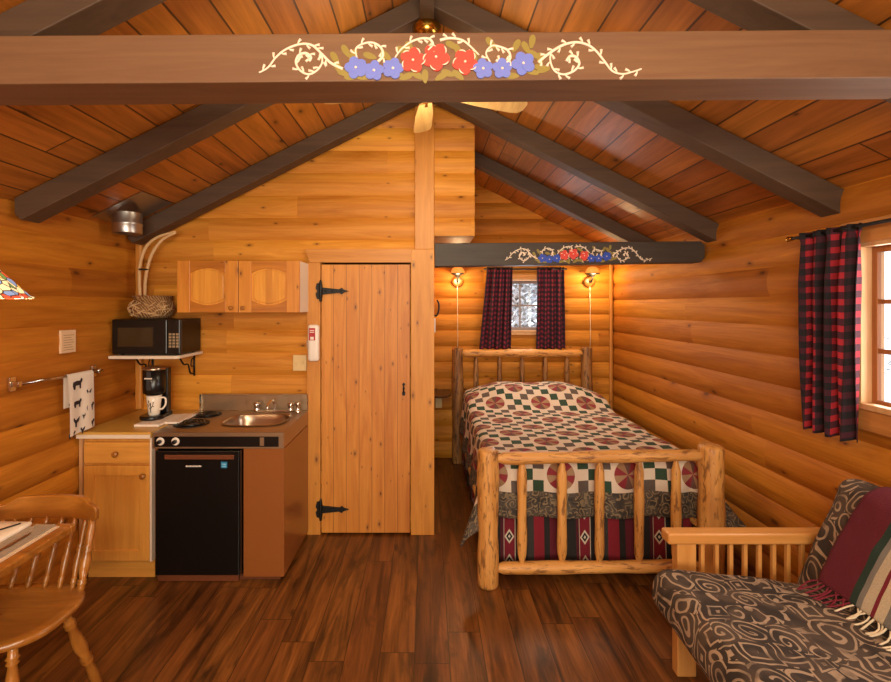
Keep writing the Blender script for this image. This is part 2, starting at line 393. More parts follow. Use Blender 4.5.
def t_stained():
    t = NT('stained_glass'); c, xyz = t.coord()
    v = t.n('TexVoronoi', {'Vector': c, 'Scale': 28.}); e = t.n('TexVoronoi', {'Vector': c, 'Scale': 28.}, feature='DISTANCE_TO_EDGE').outputs[0]
    col = t.ramp(t.n('SeparateXYZ', {0: v.outputs['Color']}).outputs[0], [(0, lin('f0d8a0')), (.35, lin('f4c060')), (.5, lin('8090b0')), (.65, lin('d05030')), (.75, lin('f8e8c8')), (.9, lin('70904c'))], 'CONSTANT')
    k = t.M('LESS_THAN', e, .05); col = t.mix(k, col, lin('2a1c10'))
    t.set(t.b.inputs['Emission Color'], col); t.b.inputs['Emission Strength'].default_value = .6
    return t.fin(col, .3)
M['stained'] = t_stained()
def t_twig():
    t = NT('snowy_bark'); c, x = t.coord(); n = t.noise(c, 12., 3)
    return t.fin(t.ramp(n, [(.42, lin('8a8a80')), (.55, lin('e0e2e4'))]), .9)
M['twig'] = t_twig()

# ------------------------------------------------------------------ setting
H = .17
RZ, SL = 3.22, .5            # ridge height and roof slope
def roofz(x): return RZ - SL*abs(x)
def logwall(name, axis, pos, inward, pieces, mat, bulge=.022, thick=.14, h=H, off=0., groove=.0):
    mb = MB()
    for (z0, z1, a0, a1) in pieces:
        zs = [z0]; k = math.floor((z0-off)/h)*8
        while True:
            z = off + k*h/8
            if z >= z1-1e-6: break
            if z > z0+1e-6: zs.append(z)
            k += 1
        zs.append(z1)
        F = []; Bk = []
        for z in zs:
            tt = ((z-off)/h) % 1.0; tt = abs(2*tt-1)
            o = bulge*(1-tt**2.2) - .6*bulge
            A0 = a0(z) if callable(a0) else a0; A1 = a1(z) if callable(a1) else a1
            if A1 < A0: A1 = A0
            fp = pos + inward*o; bp = pos - inward*thick
            if axis == 'Y': F += [(fp, A0, z), (fp, A1, z)]; Bk += [(bp, A0, z), (bp, A1, z)]
            else: F += [(A0, fp, z), (A1, fp, z)]; Bk += [(A0, bp, z), (A1, bp, z)]
        m = len(zs); fs = []; vs = F+Bk; q = 2*m
        for i in range(m-1):
            a, b, c, d = 2*i, 2*i+1, 2*i+3, 2*i+2
            fs += [(a,b,c,d), (q+b,q+a,q+d,q+c), (a,d,q+d,q+a), (b,q+b,q+c,c)]
        fs += [(0,q,q+1,1), (2*m-2,2*m-1,q+2*m-1,q+2*m-2)]
        mb.add(vs, fs, smooth=False)
    o = mb.build(name, mat, world=True, kind='structure')
    return o
YR = -2.4
XL, XR = -2.09, 2.0
# right wall with window opening
WY0, WY1, WZ0, WZ1 = .95, 2.15, 1.20, 1.93
top = 2.26
logwall('wall_right', 'Y', XR, -1, [(0, WZ0, YR, 5.2), (WZ0, WZ1, YR, WY0), (WZ0, WZ1, WY1, 5.2), (WZ1, top, YR, 5.2)], M['logY'], thick=.055)
logwall('wall_left', 'Y', XL, 1, [(0, 2.24, YR, 5.2)], M['logY'])
# bedroom far wall with a small window
FX0, FX1, FZ0, FZ1 = .74, 1.27, 1.36, 1.93
FY = 5.12
pl = lambda z: max(-2.12, -(RZ+.02-z)/SL); gr = lambda z: min(2.05, (RZ+.02-z)/SL)
logwall('wall_back', 'X', FY, -1, [(0, FZ0, -2.12, 2.05), (FZ0, FZ1, -2.12, FX0), (FZ0, FZ1, FX1, 2.05), (FZ1, 3.2, pl, gr)], M['logX'], bulge=.024, h=.172)
# kitchen wall, doorway and gable above it
PY = 3.44
DX0, DX1, DZ = -.76, -.12, 1.94
pl = lambda z: max(-2.12, -(RZ+.02-z)/SL)
logwall('wall_kitchen', 'X', PY, -1, [(0, 1.97, -2.12, DX0-.0), (0, 1.97, DX1, .05), (1.97, 3.2, pl, .05)], M['sideX'], bulge=.019, thick=.1, h=.163, off=.0)
logwall('wall_loft', 'X', PY, -1, [(2.15, roofz(.345)+.02, .05, .345), (roofz(.345)+.02, 3.2, .05, lambda z: (RZ+.02-z)/SL)], M['sideX'], bulge=.019, thick=.1, h=.163, off=.0)
MB().box((.05, PY+.1, 2.15), (.345, FY-.03, 2.19)).box((.32, PY+.1, 2.19), (.345, FY-.03, roofz(.345))).build('trim_5', M['trimX'], world=True, kind='structure')
MB().box((-.05, PY+.1, 0), (.05, FY, roofz(.0)-.03)).build('wall_bathroom', M['logY'], world=True, kind='structure')
logwall('wall_rear', 'X', YR, 1, [(0, .9, -2.2, 2.1), (.9, 2.05, -2.2, -1.1), (.9, 2.05, 1.1, 2.1), (2.05, 3.2, lambda z: max(-2.2, -(RZ+.02-z)/SL), lambda z: min(2.1, (RZ+.02-z)/SL))], M['logX'])
MB().box((-2.3, YR-.2, -.08), (2.2, 5.3, 0)).build('floor', M['floor'], world=True, kind='structure')
rf = MB()
for sg in (-1, 1):
    x1 = 2.45*sg
    vs = [(0, YR-.25, RZ), (x1, YR-.25, roofz(x1)), (x1, 5.35, roofz(x1)), (0, 5.35, RZ), (0, YR-.25, RZ+.08), (x1, YR-.25, roofz(x1)+.08), (x1, 5.35, roofz(x1)+.08), (0, 5.35, RZ+.08)]
    rf.add(vs, [(0,1,2,3), (7,6,5,4), (1,5,6,2), (0,4,5,1), (3,2,6,7)])
rf.build('ceiling', M['roof'], world=True, kind='structure')
# trims round the bathroom door and the centre post
pb = MB(); pb.box((-.115, PY-.035, 0), (.052, PY-.005, 2.05)); pb.build('trim_1', M['trimZ'], world=True, kind='structure', bevel=.003)
MB().box((-.088, PY-.03, 2.05), (.052, PY-.004, 3.14)).build('trim_2', M['trimZ'], world=True, kind='structure', bevel=.003)
MB().prism([(-.87, 2.045), (-.84, 1.955), (-.115, 1.955), (-.115, 2.05), (-.87, 2.05)], 'Y', PY-.038, PY-.005).build('trim_3', M['trimX'], world=True, kind='structure')
MB().box((-.862, PY-.032, 0), (-.765, PY-.004, 1.955)).build('trim_4', M['trimZ'], world=True, kind='structure', bevel=.003)
MB().box((XL+.0, PY-.045, .9), (XL+.045, PY-.006, 2.15)).build('trim_6', M['trimZ'], world=True, kind='structure', bevel=.01)
MB().box((XR-.045, FY-.045, 0), (XR-.012, FY-.01, 2.2)).build('trim_7', M['trimZ'], world=True, kind='structure', bevel=.01)
# door
d = MB().box((DX0+.004, PY-.028, .015), (DX1-.004, PY+.01, DZ)).build('door_1', M['doorw'], world=True, kind='structure')
def hinge(z):
    m = MB(); x = DX0-.0; y = PY-.046
    m.lathe([(.009,-.075),(.011,-.06),(.009,-.05),(.013,-.045),(.013,.045),(.009,.05),(.011,.06),(.004,.08)], (x, y, z), 12)
    m.prism([(x-.03, z-.055), (x-.008, z-.06), (x-.008, z+.06), (x-.03, z+.055), (x-.038, z+.02), (x-.026, z), (x-.038, z-.02)], 'Y', y+.004, y+.018)
    m.prism([(x+.008, z-.026), (x+.13, z-.013), (x+.15, z-.024), (x+.165, z-.01), (x+.2, z), (x+.165, z+.01), (x+.15, z+.024), (x+.13, z+.013), (x+.008, z+.026)], 'Y', y+.002, y+.019)
    for k in (.035, .085, .145): m.lathe([(.007,0),(.007,.003),(.002,.006)], (x+k, y+.002, z), 8, d=(0,-1,0))
    m.build('hinge', M['matblk'], d, bevel=.002)
hinge(1.75); hinge(.185)
m = MB(); m.prism([(-.176,1.0),(-.158,1.0),(-.154,1.02),(-.164,1.035),(-.158,1.05),(-.164,1.065),(-.155,1.08),(-.167,1.095),(-.179,1.08),(-.17,1.065),(-.176,1.05),(-.17,1.035),(-.18,1.02)], 'Y', PY-.033, PY-.026)
m.tube([(-.167,PY-.03,1.075),(-.167,PY-.06,1.065),(-.167,PY-.062,1.03),(-.167,PY-.03,1.02)], .005, 8); m.build('latch', M['matblk'], d)

# windows ------------------------------------------------------
def sash(parent, axis, pos, t, a0, a1, z0, z1, fw, na, nz, mat, gmat=M['glass'], mw=.02):
    def bx(m, A0, A1, Z0, Z1, tt=t):
        if axis == 'Y': m.box((pos-tt/2, A0, Z0), (pos+tt/2, A1, Z1))
        else: m.box((A0, pos-tt/2, Z0), (A1, pos+tt/2, Z1))
    m = MB(); bx(m, a0, a0+fw, z0, z1); bx(m, a1-fw, a1, z0, z1); bx(m, a0+fw, a1-fw, z0, z0+fw); bx(m, a0+fw, a1-fw, z1-fw, z1)
    s = m.build('sash', mat, parent, bevel=.003)
    m = MB()
    for i in range(1, na):
        a = a0+fw+(a1-a0-2*fw)*i/na; bx(m, a-mw/2, a+mw/2, z0+fw, z1-fw, t*.6)
    for i in range(1, nz):
        z = z0+fw+(z1-z0-2*fw)*i/nz; bx(m, a0+fw, a1-fw, z-mw/2, z+mw/2, t*.58)
    m.build('muntins', mat, s)
    m = MB(); bx(m, a0+fw*.6, a1-fw*.6, z0+fw*.6, z1-fw*.6, .004); m.build('pane', gmat, s)
def group_root(name, kind='structure'):
    o = bpy.data.objects.new(name, None); COL.objects.link(o); o['kind'] = kind; return o
M['winlt'] = wood('pale_window_pine', 'dcb080', 'c89660', 'Z', 'X', knots=.6, var=.03, bs=.08)
M['windk'] = wood('window_pine_sash', 'b4703a', '94582a', 'Z', 'Y', knots=0, var=.03, bs=.08)
w1 = group_root('window_1')
m = MB(); m.box((XR-.05, WY1-.016, WZ0), (XR+.056, WY1, WZ1)).box((XR-.05, WY0, WZ0), (XR+.056, WY0+.02, WZ1)).box((XR-.05, WY0, WZ1-.02), (XR+.056, WY1, WZ1)); m.build('window_frame', M['winlt'], w1, bevel=.002)
sash(w1, 'Y', XR+.008, .02, WY0+.02, WY1-.016, WZ0+.0, WZ1-.02, .026, 3, 3, M['windk'])
MB().box((XR-.062, WY0-.08, WZ0-.015), (XR+.056, WY1+.06, WZ0+.012)).build('window_sill', M['winlt'], w1, bevel=.004)
MB().box((XR-.05, WY0-.08, WZ0-.11), (XR-.012, WY1+.08, WZ0-.016)).build('window_apron', M['trimY'], w1, bevel=.004)
MB().box((XR-.06, WY0-.08, WZ1), (XR-.012, WY1+.08, WZ1+.10)).build('window_header', M['trimY'], w1, bevel=.004)
w2 = group_root('window_2')
m = MB(); m.box((FX0, FY-.05, FZ0), (FX0+.02, FY+.14, FZ1)).box((FX1-.02, FY-.05, FZ0), (FX1, FY+.14, FZ1)).box((FX0, FY-.05, FZ1-.02), (FX1, FY+.14, FZ1)).box((FX0, FY-.05, FZ0), (FX1, FY+.14, FZ0+.02)); m.build('window_frame', M['winlt'], w2)
M['greyp'] = plain('grey_white_window_paint', '8c7c78', .5)
sash(w2, 'X', FY+.03, .04, FX0+.02, FX1-.02, FZ0+.02, FZ1-.02, .03, 2, 2, M['greyp'], mw=.018)
MB().box((FX0-.04, FY-.045, FZ0-.03), (FX1+.04, FY-.01, FZ0)).build('window_sill', M['winlt'], w2, bevel=.003)
MB().box((FX0-.04, FY-.05, FZ1), (FX1+.04, FY-.012, FZ1+.05)).build('window_header', M['trimX'], w2, bevel=.003)
w3 = group_root('window_3')
m = MB(); m.box((-1.1, YR-.14, .9), (-1.06, YR+.05, 2.05)).box((1.06, YR-.14, .9), (1.1, YR+.05, 2.05)).box((-1.06, YR-.14, 2.01), (1.06, YR+.05, 2.05)).box((-1.06, YR-.14, .9), (1.06, YR+.05, .94)); m.build('window_frame', M['winlt'], w3)
sash(w3, 'X', YR-.03, .04, -1.06, 1.06, .94, 2.01, .05, 3, 1, M['windk'])
# outdoors
MB().box((-14, -14, -.6), (16, 22, -.45)).build('ground', M['snow'], world=True, kind='structure')
def tree(x, y, h, sd, label):
    rnd = random.Random(sd); r = thing('snowy_tree', (x, y, -.45), label, 'tree')
    m = MB(); m.tube([(x, y, -.45), (x+.05, y, h*.4), (x-.04, y+.05, h)], [.14, .1, .03], 8); m.build('trunk', M['twig'], r)
    m = MB()
    for i in range(150):
        z = .1+rnd.random()*(h-.3); a = rnd.random()*2*PI; L = .25+.9*(1-z/h)*rnd.random()
        p0 = Vector((x, y, z)); p1 = p0+Vector((math.cos(a)*L, math.sin(a)*L, -.1+.3*rnd.random()))
        m.tube([p0, (p0+p1)/2+Vector((0,0,.06)), p1], [.03, .028, .01], 5)
        for k in range(3):
            q = p0.lerp(p1, .4+.5*rnd.random()); m.tube([q, q+Vector((rnd.uniform(-.3,.3), rnd.uniform(-.3,.3), rnd.uniform(-.25,.2)))], [.022, .008], 4)
    tag(m.build('branches', M['twig'], r), kind='stuff')
tree(1.55, 8.0, 3.4, 3, 'snow-covered tree seen between the curtains of the small bedroom window')
tree(9.3, 8.4, 3.6, 5, 'snow-covered tree outside the window above the futon')

# ------------------------------------------------------------------ rafters and beams
def rafter(side, y0, y1, label, clip=2.06, name='rafter'):
    dz0, dz1 = .115, .005
    X = side*clip; x0 = side*.0
    m = MB(); m.prism([(0, RZ-dz1), (X, roofz(X)-dz1), (X, roofz(X)-dz0+.03), (X*.985, roofz(X)-dz0), (0, RZ-dz0)], 'Y', y0, y1)
    return m.build(name, M['beam'], label=label, cat='rafter', bevel=.004, group='dark roof rafters')
for nm, y in (('nearest', 1.44), ('second', 2.33), ('third', 3.27), ('farthest', 4.17)):
    for sd, s in (('left', -1), ('right', 1)):
        if nm == 'farthest' and s < 0: continue
        yy = y + (.04 if s < 0 else -.04)*(nm == 'second')+(.03 if nm == 'nearest' else 0)
        lab = {'nearest': 'dark brown rafter rising above the painted tie beam to the %s',
               'second': 'dark brown rafter just behind the tie beam, sloping to the %s wall',
               'third': 'dark brown rafter against the pine kitchen gable, sloping down %s' if s < 0 else 'dark brown rafter sloping down to the %s wall above the bedroom beam',
               'farthest': 'dark brown rafter farthest back over the bed, on the %s'}[nm] % sd
        rafter(s, yy, yy+.115, lab)
MB().box((-.035, -1.5, RZ-.16), (.035, 3.40, RZ-.035)).build('ridge_beam', M['beam'], label='dark brown ridge beam running along the roof peak', cat='beam', bevel=.003)

def spline(pts, n=6):
    P = [Vector(p).to_3d() if len(p) == 2 else Vector(p) for p in pts]; out = []
    for i in range(len(P)-1):
        a, b, c, e = P[max(i-1,0)], P[i], P[i+1], P[min(i+2, len(P)-1)]
        for k in range(n):
            t = k/n; out.append(.5*((2*b)+(c-a)*t+(2*a-5*b+4*c-e)*t*t+(3*b-a-3*c+e)*t**3))
    out.append(P[-1]); return out
SCR = [[(259,71),(268,66),(276,56),(286,48),(300,43),(312,44),(322,53),(331,62),(343,68)],
       [(314,44),(321,52),(322,62),(316,70),(308,73),(300,69),(296,61),(299,54),(306,52),(311,56),(309,60)],
       [(641,70),(632,73),(622,75),(612,72),(604,62),(596,52),(588,46),(577,43),(565,45),(555,50),(545,57),(538,63)],
       [(552,50),(550,60),(554,71),(563,75),(573,72),(579,65),(576,58),(570,57),(566,62)],
       [(357,57),(356,48),(363,43),(373,42),(381,47),(383,55),(378,61)],
       [(395,57),(402,48),(412,41),(422,38),(430,39),(433,45),(428,50)],
       [(479,55),(470,46),(462,40),(450,38),(440,40)],
       [(490,62),(486,53),(492,46),(500,47),(508,51),(510,59),(503,64),(496,60)]]
LEAV = [(346,50,60),(353,54,120),(370,55,20),(386,55,40),(396,73,10),(406,76,160),(418,75,30),(432,49,80),(441,76,150),(452,45,30),(458,50,60),(448,73,20),(491,43,50),(516,46,120),(526,48,60),(534,55,30),(540,60,80),(532,72,20),(543,70,160),(512,76,0),(344,72,20),(338,66,70),(351,76,0),(364,76,170),(403,50,30),(410,47,60),(474,58,90),(532,42,100),(541,68,10),(335,57,60),(425,76,90),(458,75,40)]
FLW = [(356,67,10.5,'b'),(374,70,9.5,'b'),(393,68,10,'b'),(413,60,12,'r'),(436,57,13,'r'),(465,62,12,'r'),(483,69,9.5,'b'),(502,69,9.5,'b'),(523,64,11,'b')]
def floral(parent, mp, k, fy, blue):
    # mp maps sketch units to (x, z) on the face; k = metres per unit; fy = front face y
    m = MB()
    for c in SCR:
        pts = spline([(p[0], p[1], 0) for p in c], 6)
        P3 = [(mp(p.x, p.y)[0], fy-.0015, mp(p.x, p.y)[1]) for p in pts]
        n = len(P3); m.tube(P3, [k*(.85+.8*i/n) for i in range(n)], 6, flat=(1,.8,1))
        for i in range(3, n-2, 4):
            tx = pts[i+1]-pts[i-1]; tx.normalize(); nn = Vector((-tx.y, tx.x, 0))*(1 if (i//5) % 2 else -1)
            a = pts[i]; b = a+nn*2.5+tx*1.7; e = a+nn*4.6+tx*4.4
            m.tube([(mp(q.x,q.y)[0], fy-.0015, mp(q.x,q.y)[1]) for q in (a, b, e)], [k*.65, k*1.0, k*1.6], 6, flat=(1,.8,1))
    m.build('painted_scrollwork', M['pwhite'], parent)
    m = MB()
    for (x, y, a) in LEAV:
        a = math.radians(a); poly = []
        for i in range(12):
            q = 2*PI*i/12; u = 7.2*math.cos(q); v = 3.2*math.sin(q)*(1-.25*math.cos(q))
            poly.append(mp(x+u*math.cos(a)-v*math.sin(a), y+u*math.sin(a)+v*math.cos(a)))
        m.prism(poly, 'Y', fy-.0012-.00003*LEAV.index((x, y, round(math.degrees(a)))), fy+.001)
    m.build('painted_leaves', M['polive'], parent)
    for (x, y, r, cc) in FLW:
        m = MB()
        for i in range(5):
            q = 2*PI*i/5+.3+x; cx, cy = x+r*.52*math.cos(q), y+r*.52*math.sin(q); poly = []
            for j in range(12):
                w = 2*PI*j/12; u = r*.58*math.cos(w); v = r*.5*math.sin(w)
                poly.append(mp(cx+u*math.cos(q)-v*math.sin(q), cy+u*math.sin(q)+v*math.cos(q)))
            m.prism(poly, 'Y', fy-.004-.0004*i, fy+.001)
        f = m.build('painted_flower', M['pred'] if cc == 'r' else blue, parent, label='red painted flower' if cc == 'r' else 'blue painted flower')
        if cc == 'r':
            m = MB()
            for i in range(5):
                q = 2*PI*i/5+.3+x; cx, cy = x+r*.52*math.cos(q), y+r*.52*math.sin(q)
                m.tube([(mp(cx+r*.5*math.cos(q+w), 0)[0], fy-.0062, mp(0, cy+r*.5*math.sin(q+w))[1]) for w in (.2, .5, .8, 1.1, 1.4)], [k*.3, k*.7, k*.8, k*.7, k*.3], 5, flat=(1, .5, 1))
            m.build('petal_highlights', M['pwhite'], f)
        m = MB(); X, Z = mp(x, y); m.lathe([(k*1.5,0),(k*1.2,.002),(k*.3,.003)], (X, fy-.0055, Z), 8, d=(0,-1,0)); m.build('flower_centre', M['pwhite'], f)
# near tie beam
BY0, BY1 = 1.42, 1.575
bt = thing('painted_tie_beam', (0, BY0, 2.39), 'large brown tie beam across the room with a painted garland of red and blue flowers', 'beam')
MB().box((-1.66, BY0, 2.32), (1.66, BY1, 2.465)).build('beam', M['beamLit'], bt, bevel=.004)
kk = BY0/475
floral(bt, lambda x, y: ((x-427)*kk, 1.65+(305-y)*kk+(x-427)*.0000-.002), kk, BY0, M['pblue'])
bt.rotation_euler = (0, -math.radians(.42), 0)
# bedroom beam
b2 = thing('painted_bedroom_beam', (1.0, 3.39, 2.0), 'dark beam above the bed window with a small painted garland', 'beam')
m = MB(); m.prism([(.055, 1.925), (1.955, 1.955), (1.98, 1.99), (1.98, 2.075), (1.955, 2.105), (.055, 2.09)], 'Y', 3.385, 3.435+.07); m.build('beam', M['beam2'], b2, bevel=.004)
k2 = 3.385/475
floral(b2, lambda x, y: ((505+(x-259)*147/382-427)*k2, 1.65+(305-(246+(y-37)*16.5/42)+ (x-450)*.004)*k2), k2*.42, 3.385, M['pdblue'])

# ------------------------------------------------------------------ ceiling fan
FXc, FYc = .0, 2.40
fan = thing('ceiling_fan', (FXc, FYc, 2.72), 'brass ceiling fan with pale wooden blades hanging behind the tie beam', 'ceiling fan')
MB().lathe([(.02,.0),(.05,.005),(.07,.03),(.075,.06),(.055,.09),(.04,.105)], (FXc, FYc, 2.985), 24).build('canopy', M['brass'], fan)
MB().lathe([(.012,0),(.012,.22)], (FXc, FYc, 2.80), 12).build('downrod', M['brass'], fan)
MB().lathe([(.03,0),(.09,.01),(.12,.04),(.12,.09),(.09,.12),(.03,.13)], (FXc, FYc, 2.70), 28).build('motor_housing', M['brass'], fan)
M['blade'] = wood('pale_blade_wood', 'd8b070', 'b88c50', 'Y', 'X', knots=0, var=.05)
for i in range(5):
    q = math.radians(93+72*i); dx, dy = math.cos(q), math.sin(q); nx, ny = -dy, dx
    poly = []
    for (r, w) in ((.16,.035),(.3,.05),(.51,.056),(.555,.05),(.575,.025)): poly.append((r, w))
    pts = [(r, w) for r, w in poly]+[(r, -w) for r, w in reversed(poly)]
    def bp(r, w, h): return (FXc+dx*r+nx*w, FYc+dy*r+ny*w, 2.732-w*.26+h)
    m = MB(); k_ = len(pts); m.add([bp(r, w, 0) for r, w in pts]+[bp(r, w, .01) for r, w in pts], [tuple(range(k_)), tuple(range(k_, 2*k_))[::-1]]+[(i_, k_+i_, k_+(i_+1) % k_, (i_+1) % k_) for i_ in range(k_)]); bl = m.build('fan_blade', M['blade'], fan)
    m = MB(); m.tube([(FXc+dx*.09, FYc+dy*.09, 2.738), (FXc+dx*.2, FYc+dy*.2, 2.738)], [.012, .018], 8, flat=(1,1,.4)); m.build('blade_bracket', M['brass'], bl)

# ------------------------------------------------------------------ flue
fl = thing('flue_pipe', (-1.93, 3.06, 2.12), 'round galvanised flue stub with a square plate on the sloping ceiling', 'flue pipe')
m = MB(); m.lathe([(.085,0),(.085,.05),(.088,.055),(.088,.065),(.085,.07),(.085,.13)], (-1.93, 3.06, 2.11), 28, caps=False); m.lathe([(.078,.13),(.078,0),(.085,0)], (-1.93, 3.06, 2.11), 28, caps=False); m.build('pipe', M['galv'], fl)
m = MB(); m.add([(-2.05, 2.9, roofz(2.05)-.006), (-1.74, 2.9, roofz(1.74)-.006), (-1.74, 3.24, roofz(1.74)-.006), (-2.05, 3.24, roofz(2.05)-.006)], [(0,1,2,3)]); m.build('plate', M['galv'], fl, solid=.004)

# ------------------------------------------------------------------ wall cabinet
cx0, cx1, cy0, cy1, cz0, cz1 = -1.668, -.852, 3.17, 3.425, 1.60, 1.945
cb = thing('wall_cabinet', ((cx0+cx1)/2, cy1, cz0), 'knotty pine wall cabinet with two arched panel doors beside the microwave', 'cabinet')
MB().box((cx0, cy0+.02, cz0), (cx1, cy1, cz1)).build('body', M['whitepl'], cb, bevel=.002)
xm = (cx0+cx1)/2
for k, (a, b) in enumerate(((cx0, xm-.002), (xm+.002, cx1))):
    m = MB(); st = .085 if k == 0 else .085
    z0, z1 = cz0, cz1; y0, y1 = cy0, cy0+.02; A, B = a+st, b-st; zi0, zi1 = z0+.06, z1-.06
    m.box((a, y0, z0), (A, y1, z1))
    def rail(zb, sgn, out):
        poly = [(A, out), (B, out)]
        for i in range(13):
            t = 1-i/12; x = A+(B-A)*t; poly.append((x, zb + sgn*.034*(1-(2*t-1)**2)-sgn*.022))
        m.prism(poly if sgn > 0 else poly[::-1], 'Y', y0+.001, y1)
    dr = m.build('door', M['pineF'], cb, bevel=.002)
    MB().box((B, y0, z0), (b, y1, z1)).build('door_stile', M['pineF'], dr, bevel=.002); m = MB(); rail(zi1, 1, z1); m.build('top_rail', M['pineR'], dr, bevel=.002); m = MB(); rail(zi0, -1, z0); m.build('bottom_rail', M['pineR'], dr, bevel=.002)
    m = MB(); m.box((A-.005, y0+.012, z0+.03), (B+.005, y1-.001, z1-.03)); arc = [(A+.014+(B-A-.028)*i/12, zi1-.034+.034*(1-(2*i/12-1)**2)) for i in range(13)]; arc2 = [(x, zi0+zi1-z) for x, z in arc]; m.prism(arc+arc2[::-1], 'Y', y0+.005, y0+.014)
    m.build('door_panel', M['pineZ'], dr, bevel=.006)
    kx = b-.04 if k == 0 else a+.035
    MB().lathe([(.006,0),(.006,.012),(.014,.018),(.015,.024),(.008,.03)], (kx, y0, cz0+.03), 16, d=(0,-1,0)).build('knob', M['maplZ'], dr)

# ------------------------------------------------------------------ microwave shelf, microwave, basket
sh = thing('corner_shelf', (-1.85, PY, 1.30), 'white edged corner shelf holding the microwave', 'shelf')
MB().prism([(XL+.015, PY-.005), (XL+.015, 3.09), (-1.64, 3.09), (-1.62, 3.11), (-1.62, PY-.005)], 'Z', 1.298, 1.318).build('board', M['white'], sh, bevel=.003)
for x in (-1.98, -1.68):
    m = MB(); m.tube([(x, PY-.012, 1.292), (x, PY-.012, 1.14)], .007, 8); m.tube([(x, PY-.012, 1.292), (x, PY-.23, 1.292)], .006, 8)
    m.tube(spline([(x, PY-.015, 1.155), (x, PY-.07, 1.17), (x, PY-.10, 1.23), (x, PY-.16, 1.24), (x, PY-.21, 1.288)]), .006, 8)
    m.tube(spline([(x, PY-.02, 1.27), (x, PY-.05, 1.26), (x, PY-.06, 1.22), (x, PY-.03, 1.21)]), .004, 6); m.build('bracket', M['matblk'], sh)
mw = thing('microwave', (-1.84, 3.25, 1.318), 'black microwave oven on the corner shelf', 'microwave')
x0, x1, y0, y1, z0, z1 = -2.07, -1.625, 3.12, 3.41, 1.326, 1.556
MB().box((x0, y0+.02, z0), (x1, y1, z1)).build('body', M['black'], mw, bevel=.004)
dm = MB().box((x0, y0, z0+.002), (-1.71, y0+.019, z1-.002)).build('door', M['black'], mw, bevel=.005)
MB().box((-2.03, y0-.002, z0+.05), (-1.80, y0+.001, z1-.055)).build('door_window', M['mwwin'], dm)
pn = MB().box((-1.707, y0, z0+.002), (x1, y0+.019, z1-.002)).build('control_panel', M['black'], mw, bevel=.004)
for r in range(5):
    for c in range(3): MB().box((-1.695+c*.024, y0-.003, z0+.045+r*.02), (-1.678+c*.024, y0+.001, z0+.058+r*.02)).build('button', M['tan'], pn)
for x in (x0+.04, x1-.04):
    for y in (y0+.05, y1-.04): MB().lathe([(.012,0),(.012,.01)], (x, y, 1.318), 10).build('foot', M['black'], mw)
bk = thing('woven_basket', (-1.86, 3.27, 1.556), 'round woven twig basket on top of the microwave', 'basket')
MB().lathe([(.075,0),(.11,.012),(.135,.05),(.138,.085),(.12,.12),(.112,.135),(.125,.15),(.13,.155),(.12,.157),(.105,.135),(.10,.10)], (-1.885, 3.27, 1.5565), 32).build('bowl', M['basket'], bk)
m = MB(); rn = random.Random(4)
for i in range(44):
    a = -PI/2+rn.uniform(-1.1, 1.1); z = 1.57+rn.random()*.11; b = a+rn.uniform(-.7, .7); zz = 1.57+rn.random()*.11
    def P(a, z, e=.004):
        h = z-1.5565; r = .11+.03*math.sin(min(1, h/.14)*PI)+e+.002; return (-1.885+r*math.cos(a), 3.27+r*math.sin(a), z)
    m.tube([P(a, z), P((a+b)/2, (z+zz)/2, .008), P(b, zz)], .0028, 5)
m.build('willow_weave', M['raffia'], bk)
ws = thing('willow_stick_bundle', (-1.93, 3.25, 1.6), 'two pale bent willow sticks tied with a dark band, standing in the basket', 'sticks')
K = 3.27/475
def W(x, y): return ((x-427)*K, 3.27, 1.65+(305-y)*K)
MB().tube(spline([W(141,306), W(139.5,285), W(140,265), W(146,247), W(158,237), W(176,231.5)]), [.011]*20+[.01]*6+[.009]*4+[.006], 8).build('stick', M['raffia'], ws)
MB().tube(spline([tuple(Vector(W(144,306))+Vector((0,.02,0))), W(145,285), W(148,266), W(153,252), W(162,240), W(176,232.5)]), [.011]*20+[.01]*6+[.009]*4+[.006], 8).build('stick', M['raffia'], ws)
m = MB(); m.lathe([(.03,-.005),(.034,0),(.03,.005)], W(144, 269.5), 16); m.build('band', M['matblk'], ws)

# ------------------------------------------------------------------ base cabinet with counter
bx0, bx1, by0 = XL+.035, -1.64, 2.83
bc = thing('base_cabinet', ((bx0+bx1)/2, 3.1, 0), 'light wood base cabinet with one drawer and one door beside the fridge', 'cabinet')
MB().box((bx0, by0+.02, .12), (bx1-.012, PY-.006, .858)).box((bx0+.02, by0+.07, 0), (bx1-.012, PY-.006, .12)).build('body', M['cabZ'], bc, bevel=.002)
MB().box((bx1-.012, by0+.001, .12), (bx1, PY-.006, .858)).build('side_panel', M['white'], bc)
MB().box((XL+.014, by0+.004, 0), (bx0-.001, by0+.03, .858)).build('filler_strip', M['winlt'], bc)
MB().box((bx0, by0+.052, .0), (bx1-.012, by0+.069, .12)).build('kickboard', M['cabX'], bc)
dw = MB().box((bx0+.01, by0, .705), (bx1-.014, by0+.019, .832)).build('drawer', M['cabX'], bc, bevel=.004)
MB().lathe([(.008,0),(.008,.012),(.017,.02),(.017,.026),(.008,.032)], ((bx0+bx1)/2, by0, .765), 16, d=(0,-1,0)).build('knob', M['maplZ'], dw)
dx0, dx1, dz0, dz1 = bx0+.01, bx1-.014, .125, .692
m = MB(); s = .06
ring(m, dx0, dx1, dz0, dz1, s, by0, by0+.019); dr = m.build('door', M['cabZ'], bc, bevel=.002)
MB().box((dx0+s, by0+.008, dz0+s), (dx1-s, by0+.018, dz1-s)).build('door_panel', M['cabZ'], dr)
MB().lathe([(.008,0),(.008,.012),(.017,.02),(.017,.026),(.008,.032)], (dx1-.03, by0, .635), 16, d=(0,-1,0)).build('knob', M['maplZ'], dr)
